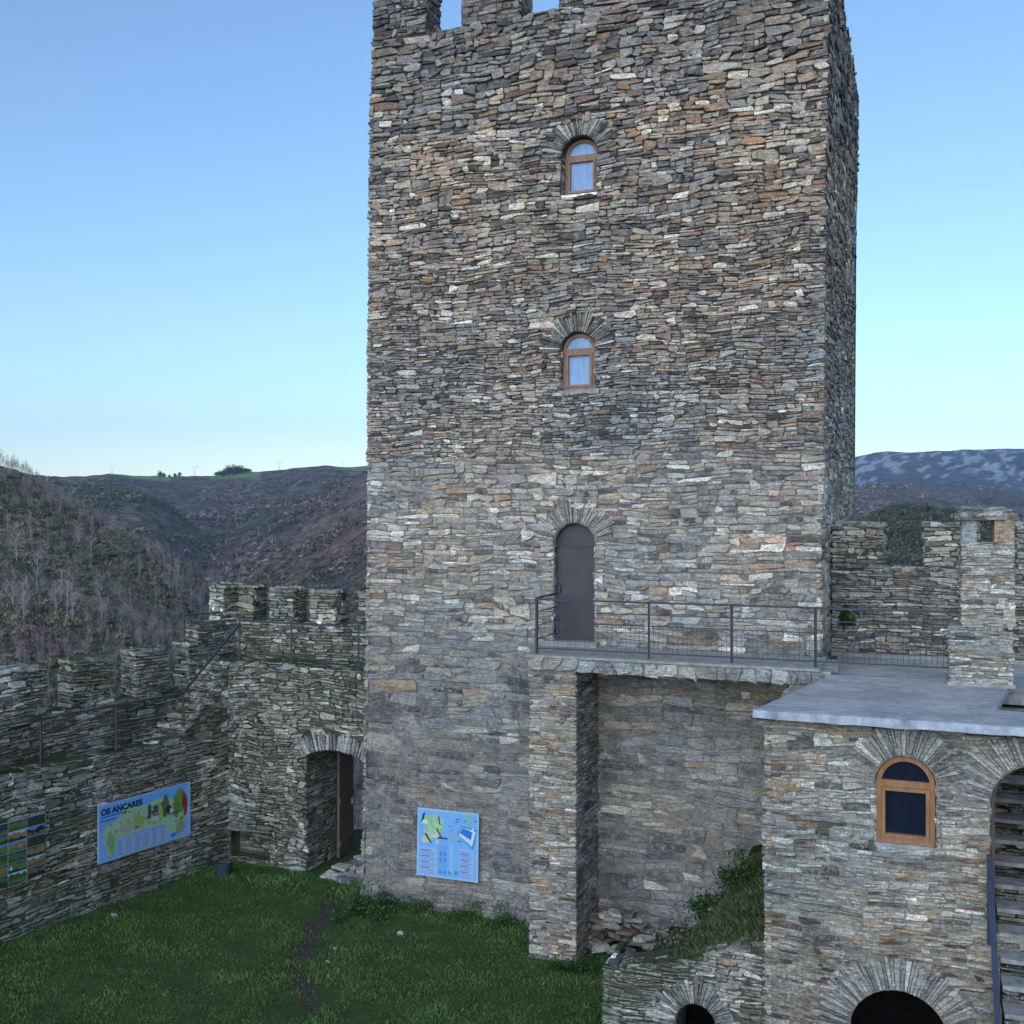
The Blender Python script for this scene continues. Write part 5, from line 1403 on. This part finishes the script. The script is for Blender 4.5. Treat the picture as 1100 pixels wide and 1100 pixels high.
# woods and thickets of the farther slopes
def thicket_tmpl(seed, n=16):
    rg2 = np.random.default_rng(seed); m = MB(); d = rg2.normal(0, 1, (n, 3)); d /= np.linalg.norm(d, axis=1)[:, None]; d[:, 2] = np.abs(d[:, 2])
    leaf_cloud(m, d * rg2.uniform(.4, 1, (n, 1)) * np.array([1.2, 1.2, .9]), .55, np.array([(1., 1., 1.)]) * rg2.uniform(.6, 1.3, (n, 1)), rg2); return m
tm = [thicket_tmpl(s) for s in range(5)]
PP = []; SS = []; CC = []
for zf_, pr, yr, n_, sz, ns_, thr in ((zm1, (40, 260), (800, 1399), 5200, 4.2, 90, .40), (zm2, (220, 400), (700, 1499), 5200, 4.2, 90, .42), (zm3, (240, 400), (380, 799), 4200, 2.6, 50, .42),
                                    (zfar, (60, 400), (1500, 2290), 5600, 6.5, 160, .42), (zmr, (900, 1110), (1600, 2990), 3500, 8.0, 200, .38)):
    px, Yv, P = pick(n_, pr, yr, zf_)
    q = fbm(P[:, 0] / ns_, P[:, 1] / ns_, 51, 4); kp = rg.uniform(0, 1, n_) < np.clip((q - thr) * 6, .06, 1)
    P, q = P[kp], q[kp]; PP.append(P); SS.append(sz * rg.uniform(.5, 1.3, len(P)))
    kind = fbm(P[:, 0] / (ns_ * 1.7), P[:, 1] / (ns_ * 1.7), 61, 3) + rg.normal(0, .05, len(P))
    CC.append(np.where(kind[:, None] > .52, np.array([(.13, .155, .085)]), np.array([(.20, .165, .14)])) * rg.uniform(.7, 1.4, (len(P), 1)))
PP = np.concatenate(PP); SS = np.concatenate(SS); CC = np.concatenate(CC)
sm = scatter(tm, PP, SS, rg.uniform(0, 6.28, len(PP)), CC)
tag(sm.build('thickets', M['bark']), 'patchy brown and green thickets on the farther slopes', 'woodland', kind='stuff')
# 4. pale birches one can tell apart
tms = [tree_tmpl(90 + s, 10, True, 44, 7, .075) for s in range(6)]
proto = [t.build('birch_tree', M['bark']) for t in tms]
spots = [(18, 602, 1.0), (33, 585, .9), (40, 640, 1.0), (66, 650, .8), (98, 600, .8), (84, 590, .7), (72, 665, 1.1), (78, 672, .9), (60, 668, .9), (182, 640, .9), (190, 636, 1.0), (196, 642, .8), (150, 622, .7), (120, 575, .6), (86, 566, .6),
         (205, 655, .8), (215, 660, .8), (168, 650, .8), (140, 668, .9), (110, 672, .9), (14, 655, .9), (26, 668, 1.0), (128, 650, .7), (230, 650, .7), (176, 615, .6), (225, 668, .8), (50, 612, .7), (104, 640, .7), (8, 575, .7), (160, 600, .6)]
YY = np.linspace(100, 330, 400); used = set()
for i, (px, py, s) in enumerate(spots):
    zz = zn(np.full(400, px), YY); yp = 550 - (zz - CZ) / YY * F
    j = int(np.argmin(np.abs(yp - py))); k = i % 6
    o = proto[k]
    if k in used: o = o.copy(); COL.objects.link(o)
    used.add(k)
    o.location = ((px - 550) / F * YY[j], YY[j], zz[j] - .3); o.rotation_euler = (0, 0, i * 1.7); o.scale = (s, s, s)
    tag(o, 'leafless pale birch standing in the scrub of the near slope', 'tree', 'pale birches on the near slope')
# crest trees of the near hill
tms = [tree_tmpl(120 + s, 9, False, 60, 9, .08) for s in range(3)]
protos = [t.build('bare_tree', M['bark']) for t in tms]
for i, (px, s) in enumerate([(1 + 2.6 * q + (q * 7 % 3) * .5, (1.0, .75, .9, .65, .85)[q % 5] * (1 - q * .012)) for q in range(26)]):
    o = protos[i % 3]
    if i >= 3: o = o.copy(); COL.objects.link(o)
    o.location = ((px - 550) / F * 326, 326, float(zn(px, 326)) - .2); o.scale = (s * .7,) * 3; o.rotation_euler = (0, 0, i)
    tag(o, 'bare tree on the crest of the near hill against the sky', 'tree', 'bare trees along the near crest')
# 5. evergreen trees on the far ridge
def crown_tree(name, label, px, py_base, Yv, h, w, seed, group):
    rg2 = np.random.default_rng(seed); Yv = 2395; c = np.array([(px - 550) / F * Yv, Yv, float(zfar(px, Yv)) - 1])
    root = empty(name, tuple(c), label, 'tree', group)
    m = MB(); m.tube([tuple(c), tuple(c + [0, 0, h * .6])], [h * .03, h * .015], 5, col=(.06, .05, .04)); m.build('trunk', M['bark'], root)
    n_ = 260; d = rg2.normal(0, .4, (n_, 3)); d[:, 2] = d[:, 2] * .7
    m = MB(); leaf_cloud(m, c + [0, 0, h * .42] + d * np.array([w, w, h * .62]), h * .10, np.array([(.04, .055, .032)]) * rg2.uniform(.6, 1.5, (n_, 1)), rg2); m.build('crown', M['bark'], root)
rnd = random.Random(4)
for i, px in enumerate(np.linspace(233, 268, 13)):
    hgt = 12 + 15 * math.exp(-((px - 250) / 11) ** 2)
    crown_tree('evergreen_tree', 'dark evergreen in the rounded clump on the far ridge', float(px), 509, 2330, hgt, hgt * .42, 500 + i, 'clump of evergreens on the far ridge')
for i, (px, hgt) in enumerate(((172, 16), (176, 13), (182, 8), (188, 11), (193, 13))):
    crown_tree('evergreen_tree', 'dark tree of the small row on the far ridge left of the rounded clump', px, 513, 2330, hgt, hgt * .4, 520 + i, 'small row of trees on the far ridge')
# 6. power pylons
def pylon(px, py_base, hpx, Yv, label):
    h = hpx / F * Yv; Yv = 2395; c = Vector(((px - 550) / F * Yv, Yv, float(zfar(px, Yv)) - 2)); root = empty('power_pylon', c, label, 'pylon', 'power pylons on the far ridge')
    m = MB(); w = .55; r_ = .35
    for sx in (-1, 1):
        m.bar(c + Vector((sx * h * .10, 0, 0)), c + Vector((sx * h * .03, 0, h * .55)), r_)
        m.bar(c + Vector((sx * h * .03, 0, h * .55)), c + Vector((sx * h * .26, 0, h)), r_)
        m.bar(c + Vector((sx * h * .26, 0, h)), c + Vector((sx * h * .36, 0, h * .93)), r_)
    m.bar(c + Vector((-h * .08, 0, h * .2)), c + Vector((h * .06, 0, h * .4)), r_ * .8); m.bar(c + Vector((h * .08, 0, h * .2)), c + Vector((-h * .06, 0, h * .4)), r_ * .8)
    m.build('mast', M['pylon'], root)
    m = MB(); m.bar(c + Vector((-h * .36, 0, h * .90)), c + Vector((h * .36, 0, h * .90)), r_); m.build('crossarm', M['pylon'], root)
M['pylon'] = mat_plain('galvanised steel', (.40, .42, .45), .6, .4, .3, .1, 1, 0)
pylon(120.5, 509, 10, 2300, 'small power pylon farthest left on the far ridge'); pylon(209, 511, 12, 2300, 'power pylon left of the rounded evergreen clump on the ridge')
pylon(300, 504, 11, 2300, 'power pylon right of the rounded evergreen clump on the ridge'); pylon(368, 501, 7, 2380, 'faintest power pylon just left of the tower on the ridge')

# mossy rock outside the gate
m = MB(); q = gf(3.4, 0, -3.6)
for i in range(3):
    V = []; nn = 14
    c = np.array([q[0] + (i - 1) * .5, q[1] + i * .4, .2 + .25 * i])
    th_, ph_ = np.meshgrid(np.linspace(0, 2 * PI, nn, endpoint=False), np.linspace(0, PI, 9))
    dx_ = np.stack([np.cos(th_) * np.sin(ph_), np.sin(th_) * np.sin(ph_), np.cos(ph_)], -1)
    rr2 = .65 + .5 * fbm(dx_[..., 0] * 2 + i * 5, dx_[..., 2] * 2 + dx_[..., 1], 3, 3)
    V = (c + dx_ * rr2[..., None] * np.array([.9, .8, .6])).reshape(-1, 3)
    Q = [(a_ * nn + b_, a_ * nn + (b_ + 1) % nn, (a_ + 1) * nn + (b_ + 1) % nn, (a_ + 1) * nn + b_) for a_ in range(8) for b_ in range(nn)]
    m.raw(V, Q=Q, col=(.3, .31, .28))
o = m.build('rock_outcrop', [M['stone_mossy']]); recenter(o, (q[0], q[1], 0)); tag(o, 'mossy rock outcrop seen through the open gateway', 'rock')

# ------------------------------------------------------------------ HAZE
m = MB(); m.box((-7600, -7600, -400), (7600, 8300, 700))
hz = m.build('haze', None); hz.data.materials.clear()
hm = bpy.data.materials.new('thin blue air'); hm.use_nodes = True; t = hm.node_tree
for n_ in list(t.nodes):
    if n_.type != 'OUTPUT_MATERIAL': t.nodes.remove(n_)
vol = t.nodes.new('ShaderNodeVolumePrincipled'); vol.inputs['Density'].default_value = .00009; vol.inputs['Color'].default_value = (.62, .76, 1.0, 1)
vol.inputs['Anisotropy'].default_value = .2
t.links.new(vol.outputs[0], [x for x in t.nodes if x.type == 'OUTPUT_MATERIAL'][0].inputs['Volume'])
hz.data.materials.append(hm); tag(hz, kind='stuff'); hz['label'] = 'thin bluish haze filling the valley air'; hz['category'] = 'haze'

# ------------------------------------------------------------------ WORLD, SUN, CAMERA
EL = math.radians(17); AZ = math.radians(206)         # low soft light from behind the left of the viewer
w = bpy.data.worlds.new('World'); sc.world = w; w.use_nodes = True
nt = w.node_tree; bg = nt.nodes['Background']
sky = nt.nodes.new('ShaderNodeTexSky'); sky.sky_type = 'NISHITA'; sky.sun_disc = False
sky.sun_elevation = EL; sky.sun_rotation = AZ; sky.altitude = 600; sky.air_density = 1.0; sky.dust_density = .25; sky.ozone_density = 3.0
nt.links.new(sky.outputs[0], bg.inputs[0]); bg.inputs[1].default_value = .12
sl = bpy.data.lights.new('sun', 'SUN'); sl.energy = 1.15; sl.angle = math.radians(80); sl.color = (.95, .97, 1)
so = bpy.data.objects.new('sun', sl); COL.objects.link(so)
dirv = Vector((math.sin(AZ) * math.cos(EL), math.cos(AZ) * math.cos(EL), math.sin(EL)))
so.rotation_euler = (-dirv).to_track_quat('-Z', 'Y').to_euler(); so.location = (0, 0, 40)

cam = bpy.data.cameras.new('camera'); cam.sensor_width = 36; cam.sensor_fit = 'HORIZONTAL'; cam.lens = 36 * F / 1100; cam.clip_end = 60000; cam.clip_start = .1
co = bpy.data.objects.new('camera', cam); COL.objects.link(co); co.location = (0, 0, CZ); co.rotation_euler = (PI / 2, 0, 0); sc.camera = co
sc.view_settings.view_transform = 'Standard'; sc.view_settings.look = 'None'; sc.view_settings.gamma = 1
sc.view_settings.exposure = 1.08
sc.cycles.max_bounces = 6; sc.cycles.volume_bounces = 0; sc.cycles.use_denoising = True
sc.cycles.volume_step_rate = 1
